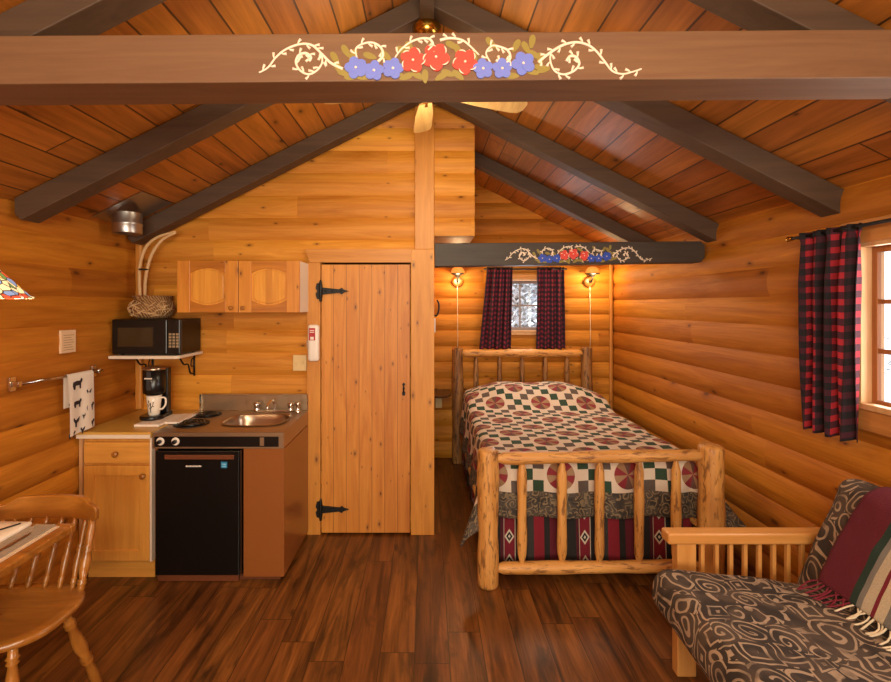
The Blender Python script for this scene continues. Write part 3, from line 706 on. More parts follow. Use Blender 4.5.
ct = thing('countertop', ((bx0+bx1)/2, 3.1, .86), 'yellow laminate countertop on the light wood base cabinet', 'countertop')
MB().box((XL+.018, by0-.02, .861), (bx1+.004, PY-.006, .896)).build('top', M['counter'], ct, bevel=.004)
MB().box((XL+.018, by0-.026, .861), (bx1+.004, by0-.0205, .883)).build('edge_band', M['white'], ct)

# ------------------------------------------------------------------ compact kitchenette
kx0, kx1, ky0, ky1 = -1.632, -.852, 2.83, PY-.012
kt = thing('kitchenette_unit', ((kx0+kx1)/2, 3.13, 0), 'compact steel topped kitchenette unit with two burners, sink and brown panels', 'kitchenette')
m = MB(); m.box((kx0+.538, ky0, .03), (kx1, ky0+.02, .795)); m.build('front_panel', M['brownm'], kt, bevel=.003)
MB().box((kx1-.018, ky0+.021, .03), (kx1, ky1, .79)).build('side_panel', M['brownm'], kt); MB().box((kx0, ky0+.021, .03), (kx0+.012, ky1, .79)).build('side_panel', M['brownm'], kt)
MB().box((kx0+.012, ky1-.02, .03), (kx1-.018, ky1-.002, .79)).box((kx0+.534, ky0+.03, .03), (kx0+.545, ky1-.02, .79)).build('inner_panel', M['brownk'], kt)
MB().box((kx0+.03, ky0+.03, 0), (kx1-.03, ky1-.02, .03)).build('plinth', M['brownk'], kt)
# top with sink hole (ring of quads)
sx, sy, sa, sb = -1.115, 3.12, .195, .155
def se(t, a, b, p=3.2):
    c, s_ = math.cos(t), math.sin(t); return (math.copysign(abs(c)**(2/p), c)*a, math.copysign(abs(s_)**(2/p), s_)*b)
m = MB(); n = 64; vs = []; zt = .893
for i in range(n):
    t = 2*PI*i/n; ox, oy = se(t, sa, sb); vs.append((sx+ox, sy+oy, zt))
R0, R1, R2, R3 = kx0, kx1, ky0, ky1
for i in range(n):
    t = 2*PI*i/n; c, s_ = math.cos(t), math.sin(t)
    ex = (R1-sx)/c if c > 1e-6 else ((R0-sx)/c if c < -1e-6 else 1e9); ey = (R3-sy)/s_ if s_ > 1e-6 else ((R2-sy)/s_ if s_ < -1e-6 else 1e9)
    k = min(ex, ey); vs.append((sx+c*k, sy+s_*k, zt))
m.add(vs, [(i, n+i, n+(i+1) % n, (i+1) % n) for i in range(n)])
for (cxx, cyy) in ((R0,R2),(R1,R2),(R1,R3),(R0,R3)):
    # corner fill
    best = sorted(range(n), key=lambda i: (vs[n+i][0]-cxx)**2+(vs[n+i][1]-cyy)**2)[:2]
    m.add([vs[n+best[0]], vs[n+best[1]], (cxx, cyy, zt)], [(0,1,2)])
m.box((kx0, ky0-.006, .868), (kx1, ky0+.012, .892)).box((kx0, ky0-.006, .797), (kx1, ky0+.012, .806)).box((kx1-.03, ky0-.006, .806), (kx1, ky0+.012, .868)).box((kx0, ky0-.006, .806), (kx0+.01, ky0+.012, .868)).box((kx1-.01, ky0+.012, .797), (kx1, ky1, .892)).box((kx0, ky0+.012, .797), (kx0+.01, ky1, .892))
tp = m.build('steel_top', M['steeldk'], kt)
m = MB(); prev = []
rings = [(1.06, .006), (1.02, .008), (1.0, 0), (.95, -.03), (.9, -.12), (.8, -.14), (.1, -.145)]
vs = []
for (k, h) in rings:
    for i in range(48):
        ox, oy = se(2*PI*i/48, sa*k if k <= 1 else sa+(k-1)*.2, sb*k if k <= 1 else sb+(k-1)*.2); vs.append((sx+ox, sy+oy, zt+h))
m.add(vs, [(j*48+i, j*48+(i+1) % 48, (j+1)*48+(i+1) % 48, (j+1)*48+i) for j in range(len(rings)-1) for i in range(48)], smooth=True)
sk = m.build('sink_basin', M['steel'], kt)
MB().lathe([(.035,0),(.03,.003),(.01,.001)], (sx, sy, zt-.144), 16).build('drain', M['chrome'], sk)
m = MB(); m.box((kx0+.01, ky1-.014, .893), (kx1, ky1, 1.005)).box((kx0+.01, ky1-.022, 1.0), (kx1, ky1, 1.01)); m.build('backsplash', M['steeldk'], kt, bevel=.002)
MB().box((kx0+.004, ky1-.03, .893), (kx0+.016, ky1, 1.01)).build('backsplash_edge', M['chrome'], kt); MB().box((kx1-.006, ky1-.03, .893), (kx1+.002, ky1, 1.01)).build('backsplash_edge', M['chrome'], kt)
# faint embossed maker's strokes and vent slots on the backsplash
m = MB()
for i in range(9): m.box((-1.30+i*.016, ky1-.0155, .935+.003*(i % 2)), (-1.294+i*.016, ky1-.0135, .968))
m.build('embossing', M['steel'], kt); m = MB()
for i in range(12): m.box((-1.02+i*.012, ky1-.0155, .972), (-1.015+i*.012, ky1-.0135, .99))
m.build('vent_slots', M['steel'], kt)
for (x, y, r) in ((-1.51, 3.27, .075), (-1.50, 3.03, .09)):
    m = MB(); m.lathe([(r+.018,.0),(r+.016,.004),(r+.004,.003),(r*.5,-.002+.003),(.01,.001)], (x, y, zt+.0005), 32); b = m.build('burner', M['matblk'], kt)
    sp_ = [(x+(.012+(r-.012)*t)*math.cos(t*PI*8), y+(.012+(r-.012)*t)*math.sin(t*PI*8), zt+.009) for t in [i/110 for i in range(111)]]
    MB().tube(sp_, .0045, 6).build('coil', M['black'], b)
f = MB(); f.box((-1.21, 3.345, .893), (-.96, 3.385, .908)); fa = f.build('faucet', M['chrome'], kt, bevel=.004)
for x in (-1.205, -.965): MB().lathe([(.02,0),(.022,.01),(.014,.02),(.022,.035),(.024,.055),(.012,.062)], (x, 3.365, .9), 16).build('tap_handle', M['chrome'], fa)
MB().tube(spline([(-1.08,3.365,.905),(-1.08,3.36,.96),(-1.08,3.30,.985),(-1.08,3.22,.965),(-1.08,3.21,.945)]), .009, 10).build('spout', M['chrome'], fa)
MB().lathe([(.016,0),(.018,.012),(.011,.02),(.012,.05),(.02,.06),(.018,.075),(.006,.08)], (-.905, 3.33, zt), 14).build('sprayer', M['chrome'], kt)
cp = MB().box((kx0+.01, ky0-.002, .806), (kx1-.03, ky0+.01, .868)).build('control_strip', M['black'], kt)
for x in (kx0+.045, kx0+.135):
    kb = MB().lathe([(.024,0),(.024,.003),(.019,.005)], (x, ky0-.0015, .838), 24, d=(0,-1,0)).build('dial_ring', M['whitepl'], cp)
    MB().lathe([(.012,0),(.011,.02),(.008,.022)], (x, ky0-.006, .838), 20, d=(0,-1,0)).build('dial', M['black'], cp)
MB().box((kx1-.142, ky0-.006, .812), (kx1-.118, ky0-.001, .862)).build('switch_plate', M['steeldk'], cp)
# fridge in the unit
fr = thing('mini_fridge', (-1.38, 3.1, .0), 'black compact fridge under the kitchenette burners', 'fridge')
fx0, fx1 = kx0+.018, kx0+.518
MB().box((fx0, ky0+.03, .035), (fx1, ky1-.06, .785)).build('body', M['black'], fr)
fd = MB().box((fx0, ky0-.012, .045), (fx1, ky0+.028, .785)).build('door', M['black'], fr, bevel=.006)
MB().box((fx0+.06, ky0-.02, .735), (fx1-.03, ky0-.011, .762)).build('handle', M['brownk'], fd, bevel=.003)
m = MB()
for i in range(11): m.box((-1.43+i*.0085, ky0-.0135, .6895), (-1.43+i*.0085+.006, ky0-.0118, .6975+(.001 if i % 3 == 0 else 0)))
m.build('logo', M['whitepl'], fd)
m = MB(); m.box((-1.222, ky0-.0135, .683), (-1.185, ky0-.0118, .72)); sk_ = m.build('sticker', M['blue'], fd)
MB().box((-1.216, ky0-.0145, .69), (-1.191, ky0-.0134, .697)).box((-1.216, ky0-.0145, .702), (-1.191, ky0-.0134, .71)).build('sticker_print', plain('pale_blue', '78b8d8', .5), sk_)
MB().box((fx0+.01, ky0+.0, .005), (fx1-.01, ky0+.02, .04)).build('kickplate', M['brownk'], fr)
MB().box((fx1+.004, ky0+.0, .03), (fx1+.008, ky0+.01, .785)).build('edge_strip', M['steel'], fr)

# ------------------------------------------------------------------ on the counter
tr = MB(); tr.box((-1.80, 2.94, .897), (-1.60, 3.24, .905)); tr.box((-1.81, 2.925, .8975), (-1.66, 2.94, .918))
tr = MB().box((-1.81, 2.93, .897), (-1.655, 3.22, .912)).box((-1.665, 3.0, .897), (-1.60+.03, 3.24, .9105)).build('serving_tray', M['whitepl'], label='white tray under the coffee maker', cat='tray', bevel=.004)
cmx, cmy, cz = -1.785, 3.12, .9125
cm = thing('coffee_maker', (cmx, cmy, cz), 'slim black single cup coffee maker on the white tray', 'coffee maker')
MB().lathe([(.072,0),(.074,.006),(.074,.018),(.068,.024)], (cmx, cmy-.03, cz), 32).box((cmx-.065, cmy-.01, cz), (cmx+.065, cmy+.09, cz+.024)).build('base', M['black'], cm)
MB().prism([(cmx-.062, cmy+.035), (cmx+.062, cmy+.035), (cmx+.06, cmy+.085), (cmx+.03, cmy+.1), (cmx-.03, cmy+.1), (cmx-.06, cmy+.085)], 'Z', cz+.02, cz+.32).build('water_tank', M['black'], cm, bevel=.006)
MB().lathe([(.05,0),(.066,.01),(.068,.05),(.068,.165)], (cmx, cmy-.01, cz+.155), 32).build('brew_head', M['black'], cm)
MB().lathe([(.067,0),(.069,.006),(.069,.016),(.06,.022)], (cmx, cmy-.01, cz+.312), 32).build('lid', M['steel'], cm)
MB().box((cmx-.012, cmy-.078, cz+.19), (cmx+.016, cmy-.07, cz+.31)).build('front_strip', plain('dark_chrome', '50545c', .3, .8), cm)
m = MB()
for i in range(7): m.box((cmx-.024+i*.007, cmy-.0805, cz+.262), (cmx-.019+i*.007, cmy-.075, cz+.270))
m.build('logo', M['whitepl'], cm)
mgx, mgy, mgz = cmx, cmy-.075, cz+.0
mg = thing('coffee_mug', (mgx, mgy-.03, .9125), 'tall white mug with a dark botanical sketch, in front of the coffee maker', 'mug')
mgx += .01; mgy = cmy-.03; mgz = cz+.0245
MB().lathe([(.03,0),(.034,.004),(.043,.09),(.046,.128),(.043,.128),(.04,.09),(.031,.01)], (mgx, mgy, mgz), 32, caps=False).lathe([(.031,.0),(.031,.011)], (mgx, mgy, mgz), 32).build('cup', M['porc'], mg)
MB().tube(spline([(mgx+.041,mgy,mgz+.112),(mgx+.072,mgy,mgz+.108),(mgx+.075,mgy,mgz+.07),(mgx+.055,mgy,mgz+.04),(mgx+.036,mgy,mgz+.036)]), .006, 8).build('handle', M['porc'], mg)
m = MB()
def onmug(u, h):
    r = .0345+.0085*min(1, h/.09)+.0012+(.003 if h > .09 else 0); a = -PI/2+u; return (mgx+r*math.cos(a), mgy+r*math.sin(a), mgz+h)
for br in ([(0,.02),(0,.05),(.02,.085)], [(0,.045),(.35,.07),(.42,.09)], [(0,.04),(-.3,.055),(-.45,.075)], [(0,.06),(-.2,.08),(-.22,.1)], [(.0,.055),(.25,.06),(.5,.06)]):
    m.tube([onmug(u, h) for u, h in br], [.0018, .0016, .0028], 5)
m.build('sketch', M['ink'], mg)

# ------------------------------------------------------------------ left wall: towel bar, towel, notice
wx = XL+.012
tb = thing('towel_bar', (wx, 2.66, 1.24), 'chrome towel bar on the left log wall', 'towel bar')
for y, z in ((2.37, 1.255), (2.95, 1.24)):
    MB().box((wx-.002, y-.02, z-.035), (wx+.014, y+.02, z+.035)).box((wx+.014, y-.011, z-.014), (wx+.05, y+.011, z+.014)).build('mount', M['chrome'], tb, bevel=.004)
MB().tube([(wx+.042, 2.35, 1.2555), (wx+.042, 2.98, 1.2395)], .008, 12).build('bar', M['chrome'], tb)
def towel():
    y0, y1 = 2.675, 2.88; bz = 1.246
    def fn(u, v):
        y = y0+(y1-y0)*u; L = .37; d = v*.55-.20
        r = .0115; w = .004*math.sin(u*9+1)*min(1, abs(d)*6)
        if abs(d) < r*PI/2: a = d/r; return (wx+.042+r*math.sin(a), y, bz+r*math.cos(a))
        if d > 0: return (wx+.042+r+w+.002, y+.012*math.sin(d*5), bz-(d-r*PI/2)-.012*(1-u))
        return (wx+.042-r+min(w,0)*.3, y, bz+(d+r*PI/2))
    m = MB(); m.grid(fn, 12, 60)
    # printed beasts and rooster like figures on the hanging face
    def sil(cy, cz, s, shp):
        shapes = {'cow': [[(-1,0),(-.9,.6),(-.2,.75),(.6,.7),(.8,1.1),(1.1,.9),(1,.5),(.75,.3),(.7,-.6),(.5,-.6),(.45,0),(-.4,0),(-.5,-.6),(-.75,-.6)]],
                  'bird': [[(-.2,-.9),(.1,-.9),(.15,-.2),(.6,.1),(.9,.9),(.4,.6),(.1,.3),(-.3,.5),(-.5,.9),(-.8,.6),(-.5,.1),(-.25,-.2)]]}
        for poly in shapes[shp]:
            m.prism([(cy+a*s, cz+b*s) for a, b in poly], 'X', wx+.0565, wx+.0585, mi=1)
    for (u, h, s, k) in ((.35,.05,.03,'cow'),(.8,.11,.022,'bird'),(.35,.16,.024,'cow'),(.85,.2,.024,'cow'),(.3,.26,.026,'bird'),(.88,.30,.022,'cow'),(.55,.32,.018,'bird'),(.1,.16,.016,'bird'),(.14,.33,.02,'cow'),(.6,.24,.012,'bird')):
        sil(y0+(y1-y0)*u, 1.235-h, s*1.2, k)
    m.build('dish_towel', [M['whitepl'], M['ink']], label='white dish towel printed with dark animals, hanging on the towel bar', cat='towel')
towel()
m = MB(); m.box((wx-.006, 2.69, 1.375), (wx+.008, 2.80, 1.505), mi=0)
for i in range(7): m.box((wx+.008, 2.705, 1.39+i*.014), (wx+.0086, 2.785-.01*(i % 3), 1.394+i*.014), mi=1)
m.build('notice_card', [M['paper'], plain('faded_print', 'a88460', .8)], label='small pale notice card above the towel on the left wall', cat='card')
# white cased alarm / extinguisher holder by the door
ex = thing('wall_canister', (-.812, PY-.05, 1.25), 'white tubular canister with a red label on the door trim', 'canister')
MB().rbox((.08, .05, .262), .02, 5, Matrix.Translation((-.806, PY-.058, 1.38))).build('case', M['whitepl'], ex)
MB().box((-.834, PY-.0865, 1.40), (-.79, PY-.0828, 1.487)).build('label', M['red'], ex)
MB().box((-.824, PY-.088, 1.405), (-.80, PY-.0862, 1.425)).build('label_print', M['whitepl'], ex); MB().box((-.828, PY-.088, 1.455), (-.796, PY-.0862, 1.46)).build('label_print', M['whitepl'], ex); MB().box((-.828, PY-.088, 1.467), (-.796, PY-.0862, 1.472)).build('label_print', M['whitepl'], ex)
MB().box((-.86, PY-.05, 1.345), (-.846, PY-.033, 1.40)).build('bracket', M['steel'], ex)
sw = thing('light_switch', (-.91, PY-.01, 1.17), 'cream double switch plate on the kitchen wall by the door', 'light switch')
MB().box((-.966, PY-.02, 1.175), (-.868, PY-.004, 1.29)).build('plate', M['cream'], sw, bevel=.004)
for x in (-.94, -.894): MB().box((x-.006, PY-.03, 1.223), (x+.006, PY-.019, 1.245)).build('toggle', M['cream'], sw, bevel=.002)

# ------------------------------------------------------------------ bed
def logpost(x, y, z0, z1, r, sd):
    m = MB(); pr = []; n = 14
    for i in range(n+1):
        t = i/n; pr.append((r*(1+.05*math.sin(t*9+sd)+.03*math.sin(t*23+sd*2)), z0+(z1-z0)*t))
    pr = [(r*.9, z0-.0)] + pr[1:] ; pr = [(r*.92, z0), (r, z0+.015)]+pr[2:-1]+[(r*1.0, z1-.02), (r*.93, z1-.006), (r*.75, z1), (.0005, z1+.002)]
    m.lathe(pr, (x, y, 0), 20); return m
def lograil(x0, x1, y, z, r, sd, tz=0):
    m = MB(); L = x1-x0; pr = [(r*.5, -.03), (r*.55, 0), (r*.95, .04)]
    for i in range(1, 16): t = i/16; pr.append((r*(1+.06*math.sin(t*11+sd)+.03*math.sin(t*31+sd)), .04+(L-.08)*t))
    pr += [(r*.95, L-.04), (r*.55, L), (r*.5, L+.03)]
    m.lathe(pr, (x0, y, z), 16, d=(1, 0, tz)); return m
def spindle(x, y, z0, z1, r, sd):
    m = MB(); L = z1-z0; pr = [(r*.45, 0), (r*.5, .02), (r*.95, .07)]
    for i in range(1, 9): t = i/9; pr.append((r*(1+.07*math.sin(t*8+sd)), .07+(L-.14)*t))
    pr += [(r*.95, L-.07), (r*.5, L-.02), (r*.45, L)]
    m.lathe(pr, (x, y, z0), 14); return m
bed = thing('log_bed', (1.01, 3.9, 0), 'rustic peeled log bed frame along the right side of the alcove', 'bed')
fy, hy = 2.80, 4.97
logpost(.36, fy, 0, .80, .062, 1).build('post', M['peelZ'], bed); logpost(1.675, fy, 0, .825, .07, 4).build('post', M['peelZ'], bed)
logpost(.32, hy, 0, 1.2, .058, 2).build('post', M['barkZ'], bed); logpost(1.67, hy, 0, 1.21, .058, 3).build('post', M['barkZ'], bed)
lograil(.41, 1.62, fy, .745, .036, 1, .018).build('foot_rail', M['peelX'], bed); lograil(.41, 1.62, fy, .10, .036, 5, .01).build('foot_rail', M['peelX'], bed)
lograil(.365, 1.625, hy, 1.145, .042, 2).build('head_rail', M['peelX'], bed); lograil(.365, 1.625, hy, .45, .04, 7).build('head_rail', M['peelX'], bed)
for i, px in enumerate((522, 562, 599.5, 639, 676)): spindle((px-427)*fy/475, fy, .115, .74, .028, i).build('spindle', M['peelZ'], bed)
for i, px in enumerate((476, 499.5, 522, 545, 567)): spindle((px-427)*hy/475, hy, .47, 1.125, .026, i+3).build('spindle', M['barkZ'], bed)
for x in (.37, 1.665):
    MB().tube([(x, fy+.03, .33), (x, hy-.03, .33)], .04, 12).build('side_rail', M['peelX'], bed)
BX0, BX1, BYF, BYH = .43, 1.62, 2.98, 4.86
MB().rbox((BX1-BX0-.04, BYH-BYF-.02, .38), .06, 5, Matrix.Translation(((BX0+BX1)/2, (BYF+BYH)/2, .485))).build('mattress', M['whitepl'], label='mattress under the patchwork quilt on the log bed', cat='mattress')
def topz(x, y):
    u = (x-BX0)/(BX1-BX0)*2-1
    t = max(0, min(1, (y-4.12)/.42)); b = t*t*(3-2*t)
    e = max(0, min(1, (y-4.72)/.2)); b *= 1-.35*e*e
    side = (1-abs(u)**3*.45)*(1-.06*math.cos(u*6))
    return .705+.175*b*side+.012*math.sin(y*9+x*3)*(1-b)*.5+.006*noise.noise(Vector((x*6, y*6, 1)))
def drape(s, v, rad=.06, fl=.10, cfl=.45):
    cx = (BX0+BX1)/2; hw = (BX1-BX0)/2
    bx = cx+max(-hw, min(hw, s)); L = BYH-BYF; vv = max(0, min(L, v)); by = BYH-vv
    ex = max(0, abs(s)-hw); ey = max(0, v-L); e = math.hypot(ex, ey)
    z = topz(bx, by)
    if e < 1e-6: return Vector((bx, by, z))
    dx, dy = math.copysign(ex, s)/e, -ey/e
    q = rad*PI/2; corner = 2*min(ex, ey)/(ex+ey+1e-6)
    f0 = fl+(.42 if s > 0 else 0)*ex/(ex+ey); f = f0+((.68 if s > 0 else .55)-f0)*corner
    if e < q: out = rad*math.sin(e/rad); dn = rad*(1-math.cos(e/rad))
    else: out = rad+f*(e-q); dn = rad+(e-q)*math.sqrt(1-f*f)
    al = by if ex > ey else bx
    out += .018*math.sin(al*17+s*2)*min(1, e/.25)*(1-corner)
    z2 = z-dn
    if z2 < .02: z2 = .02+.004*math.sin(al*30)
    return Vector((bx+dx*out, by+dy*out, z2))
def quilt():
    hw = (BX1-BX0)/2; drop = .43; bd = .15; L = BYH-BYF; V1 = L+.38
    us = []; 
    S = hw+drop; NU, NV = 96, 120
    def fn(u, v): return drape((u*2-1)*S, v*V1)
    def uvf(u, v): return ((u*2-1)*S+5*.205+.1025, v*V1-(L+.38-bd)+.205*20)
    def mif(u, v): return 1 if (abs(u*2-1)*S > S-bd or v*V1 > V1-bd) else 0
    m = MB(); m.grid(fn, NU, NV, uvf, mif)
    m.build('patchwork_quilt', [M['quilt'], M['paisley']], label='cream patchwork quilt with red pinwheels, green squares and paisley border', cat='quilt', solid=.012)
quilt()
def bedskirt():
    # perimeter path: left side head to foot, foot, right side
    o = .035; x0, x1, yf, yh = BX0-o, BX1+o-.0, BYF-o, 4.80; r = .06
    path = [(x0, yh), (x0, yf+r)]
    for i in range(1, 7): a = i/6*PI/2; path.append((x0+r-r*math.cos(a), yf+r-r*math.sin(a)))
    path += [(x1-r, yf)]
    for i in range(1, 7): a = i/6*PI/2; path.append((x1-r+r*math.sin(a), yf+r-r*math.cos(a)))
    path += [(x1, yh)]
    # resample
    P = [Vector(p) for p in path]; D = [0]
    for a, b in zip(P, P[1:]): D.append(D[-1]+(b-a).length)
    T = D[-1]
    def at(d):
        for i in range(len(P)-1):
            if d <= D[i+1]+1e-9: t = (d-D[i])/(D[i+1]-D[i]); q = P[i].lerp(P[i+1], t); n = (P[i+1]-P[i]).normalized(); return q, Vector((n.y, -n.x))
        return P[-1], Vector((1, 0))
    zt, zb = .60, .075
    def fn(u, v):
        q, n = at(u*T*.99999); out = v*.03+.012*math.sin(u*T*22)*v; n = Vector((-abs(n.x) if q.x < 1 else abs(n.x), n.y if n.y < 0 else -abs(n.y)))
        return (q.x+n.x*out, q.y+n.y*out, zt+(zb-zt)*v)
    m = MB(); m.grid(fn, 240, 12, lambda u, v: (u*T+.11, v*(zt-zb)))
    m.build('striped_blanket', M['sw'], label='dark red and black southwestern striped blanket hanging below the quilt', cat='blanket', solid=.01)
bedskirt()

# ------------------------------------------------------------------ curtains
def curtain(name, P0, P1, z0, z1, depth, nf, label, grp=None, flare=0, nrm=(0,-1), w=None, mat='plaid', skew=0):
    P0, P1 = Vector(P0), Vector(P1); d = P1-P0; n = Vector(nrm); cw = w or d.length*1.5
    def fn(u, v):
        g = .45+.55*min(1, v*4)
        hd = .012*math.sin(u*nf*2*PI*1.5) if v < .05 else 0
        off = depth*g*(math.sin(u*nf*2*PI+.6*math.sin(v*3))+.3*math.sin(u*nf*4.7*PI+2*v))
        uu = u+(u-.5)*flare*v
        q = P0+d*uu+n*(off+hd)+Vector((skew*v, 0)); return (q.x, q.y, z1-(z1-z0)*v-.01*math.sin(u*nf*2*PI)*v)
    m = MB(); m.grid(fn, 80, 40, lambda u, v: (u*cw, v*(z1-z0)))
    return m.build(name, M[mat], label=label, cat='curtain', group=grp, solid=.003)
# right window
rx = XR-.1
rod = thing('curtain_rod', (rx, 1.7, 2.0), 'dark curtain rod with brass finial over the right window', 'curtain rod', 'curtain rods')
MB().tube([(rx, 2.47, 1.995), (rx, .9, 2.005)], .008, 10).build('rod', M['matblk'], rod)
MB().lathe([(.006,0),(.012,.006),(.007,.012),(.013,.022),(.014,.03),(.006,.04)], (rx, 2.468, 1.995), 14, d=(0,1,0)).build('finial', M['brass'], rod)
MB().tube([(rx, 2.44, 1.992), (XR-.015, 2.44, 1.975)], .006, 8).build('bracket', M['brass'], rod)
curtain('plaid_curtain', (rx, 2.405), (rx, 2.085), 1.04, 2.012, .026, 4, 'red and black plaid curtain on the right wall above the futon', 'plaid curtains', flare=-.12, nrm=(-1,0), w=.52)
# bedroom window
ry = FY-.095
rod = thing('curtain_rod', (1.04, ry, 2.03), 'thin dark curtain rod over the small bedroom window', 'curtain rod', 'curtain rods')
MB().tube([(.60, ry, 2.03), (1.48, ry, 2.03)], .009, 10).build('rod', M['matblk'], rod)
for x in (.63, 1.45): MB().tube([(x, ry, 2.03), (x, FY-.01, 2.03)], .006, 8).build('bracket', M['matblk'], rod)
curtain('plaid_curtain', (.635, ry), (.905, ry), 1.185, 2.05, .02, 4, 'dark red plaid curtain at the left of the bedroom window', 'plaid curtains', mat='plaid2', skew=-.05, flare=.25, w=.5)
curtain('plaid_curtain', (1.165, ry), (1.45, ry), 1.185, 2.05, .02, 4, 'dark red plaid curtain at the right of the bedroom window', 'plaid curtains', mat='plaid2', flare=.1, w=.5)

# ------------------------------------------------------------------ sconces
LIGHTS = []
for x, lab in ((.325, 'left of the bedroom curtains, nearer the bathroom wall'), (1.745, 'right of the bedroom curtains, near the corner')):
    s = thing('wall_sconce', (x, FY, 1.9), 'small wooden wall sconce '+lab, 'wall sconce', 'bedroom wall sconces')
    yb = FY-.012
    MB().lathe([(.06,0),(.062,.012),(.05,.022),(.03,.026)], (x, yb+.0, 1.90), 24, d=(0,-1,0)).build('backplate', M['maplZ'], s)
    MB().tube(spline([(x, yb-.02, 1.90), (x, yb-.07, 1.90), (x, yb-.10, 1.94), (x, yb-.10, 1.985)]), .009, 8).build('arm', M['matblk'], s)
    MB().lathe([(.018,-.02),(.03,0),(.07,.012),(.075,.02)], (x, yb-.10, 1.965), 20).build('fitter', M['matblk'], s)
    MB().lathe([(.068,0),(.07,.02),(.055,.05),(.03,.066),(.02,.068)], (x, yb-.10, 1.986), 24, caps=False).build('lamp_shade', M['amber'], s)
    MB().tube([(x+.0, yb-.02, 1.875), (x+.004, yb-.025, 1.3), (x, yb-.02, 1.17)], .0035, 6).build('pull_cord', M['cord'], s)
    LIGHTS.append((x, yb-.17, 1.93))
# small shelf left of the bed
ns = thing('wall_shelf', (.17, 4.93, .72), 'small dark round edged shelf between the partition and the bed', 'shelf')
MB().prism([(.055, FY-.02), (.055, 4.72), (.12, 4.70), (.2, 4.73), (.245, 4.82), (.25, FY-.02)], 'Z', .725, .745).build('board', plain('dark_wood', '4a2c18', .3), ns, bevel=.004)
MB().box((.09, FY-.04, .62), (.11, FY-.02, .725)).box((.09, 4.85, .705), (.11, FY-.02, .725)).build('bracket', M['matblk'], ns)
m = MB(); m.box((.09, FY-.05, .55), (.16, FY-.015, .655)); m.build('outlet_box', M['cream'], label='cream socket box on the wall below the small shelf', cat='socket', bevel=.004)
hk = thing('coat_hook', (.05, 3.9, 1.6), 'black coat hook just behind the door post', 'hook')
MB().tube(spline([(.052, 3.8, 1.57), (.075, 3.8, 1.565), (.092, 3.8, 1.60), (.095, 3.8, 1.66), (.08, 3.8, 1.69)]), .007, 8).build('prong', M['matblk'], hk)
MB().box((.050, 3.785, 1.55), (.056, 3.815, 1.68)).build('plate', M['matblk'], hk)
MB().box((.051, 3.77, 1.43), (.068, 3.83, 1.545)).build('key_tag', M['whitepl'], label='white tag hanging under the hook behind the post', cat='tag', bevel=.003)

# ------------------------------------------------------------------ futon
fu = thing('futon', (1.45, 1.25, 0), 'light pine futon frame with slatted arm at the lower right', 'futon')
def arm(y):
    m = MB(); m.box((1.065, y-.035, .59), (1.90, y+.035, .64)); a = m.build('arm_rest', M['futW'], fu, bevel=.01, seg=3)
    MB().box((1.11, y-.025, 0), (1.195, y+.025, .59)).build('leg', M['futZ'], a, bevel=.005)
    MB().box((1.80, y-.025, 0), (1.885, y+.025, .59)).build('leg', M['futZ'], a, bevel=.005)
    MB().box((1.195, y-.02, .20), (1.80, y+.02, .27)).build('arm_rail', M['futW'], a, bevel=.004)
    for i in range(9): x = 1.232+i*.064; MB().box((x-.0085, y-.01, .27), (x+.0085, y+.01, .59)).build('slat', M['futZ'], a, bevel=.003)
arm(2.13); arm(.20)
MB().box((1.13, .225, .22), (1.17, 2.10, .30)).build('front_rail', M['futW'], fu, bevel=.005)
MB().box((1.83, .225, .22), (1.87, 2.10, .30)).build('rear_rail', M['futW'], fu, bevel=.005)
for i in range(10): y = .35+i*.18; MB().box((1.17, y-.03, .285), (1.83, y+.03, .30)).build('seat_slat', M['futW'], fu)
MB().tube([(1.915, .225, .52), (1.915, 2.34, .52)], .028, 12).build('back_rail', M['futW'], fu)
fm = thing('futon_mattress', (1.4, 1.2, .3), 'brown and cream swirl patterned futon mattress folded into a seat and back', 'futon mattress')
def slab(p0, p1, th, y0, y1, name):
    p0, p1 = Vector(p0), Vector(p1); d = p1-p0; a = math.atan2(d.y, d.x)
    Mx = Matrix.Translation(((p0.x+p1.x)/2, (y0+y1)/2, (p0.y+p1.y)/2)) @ Matrix.Rotation(-a, 4, 'Y')
    return MB().rbox((d.length, y1-y0, th), .075, 9, Mx, wob=.02).build(name, M['futon'], fm)
slab((.955, .445), (1.79, .372), .19, .26, 2.055, 'seat_cushion')
slab((1.655, .36), (1.86, .90), .185, .26, 2.08, 'back_cushion')
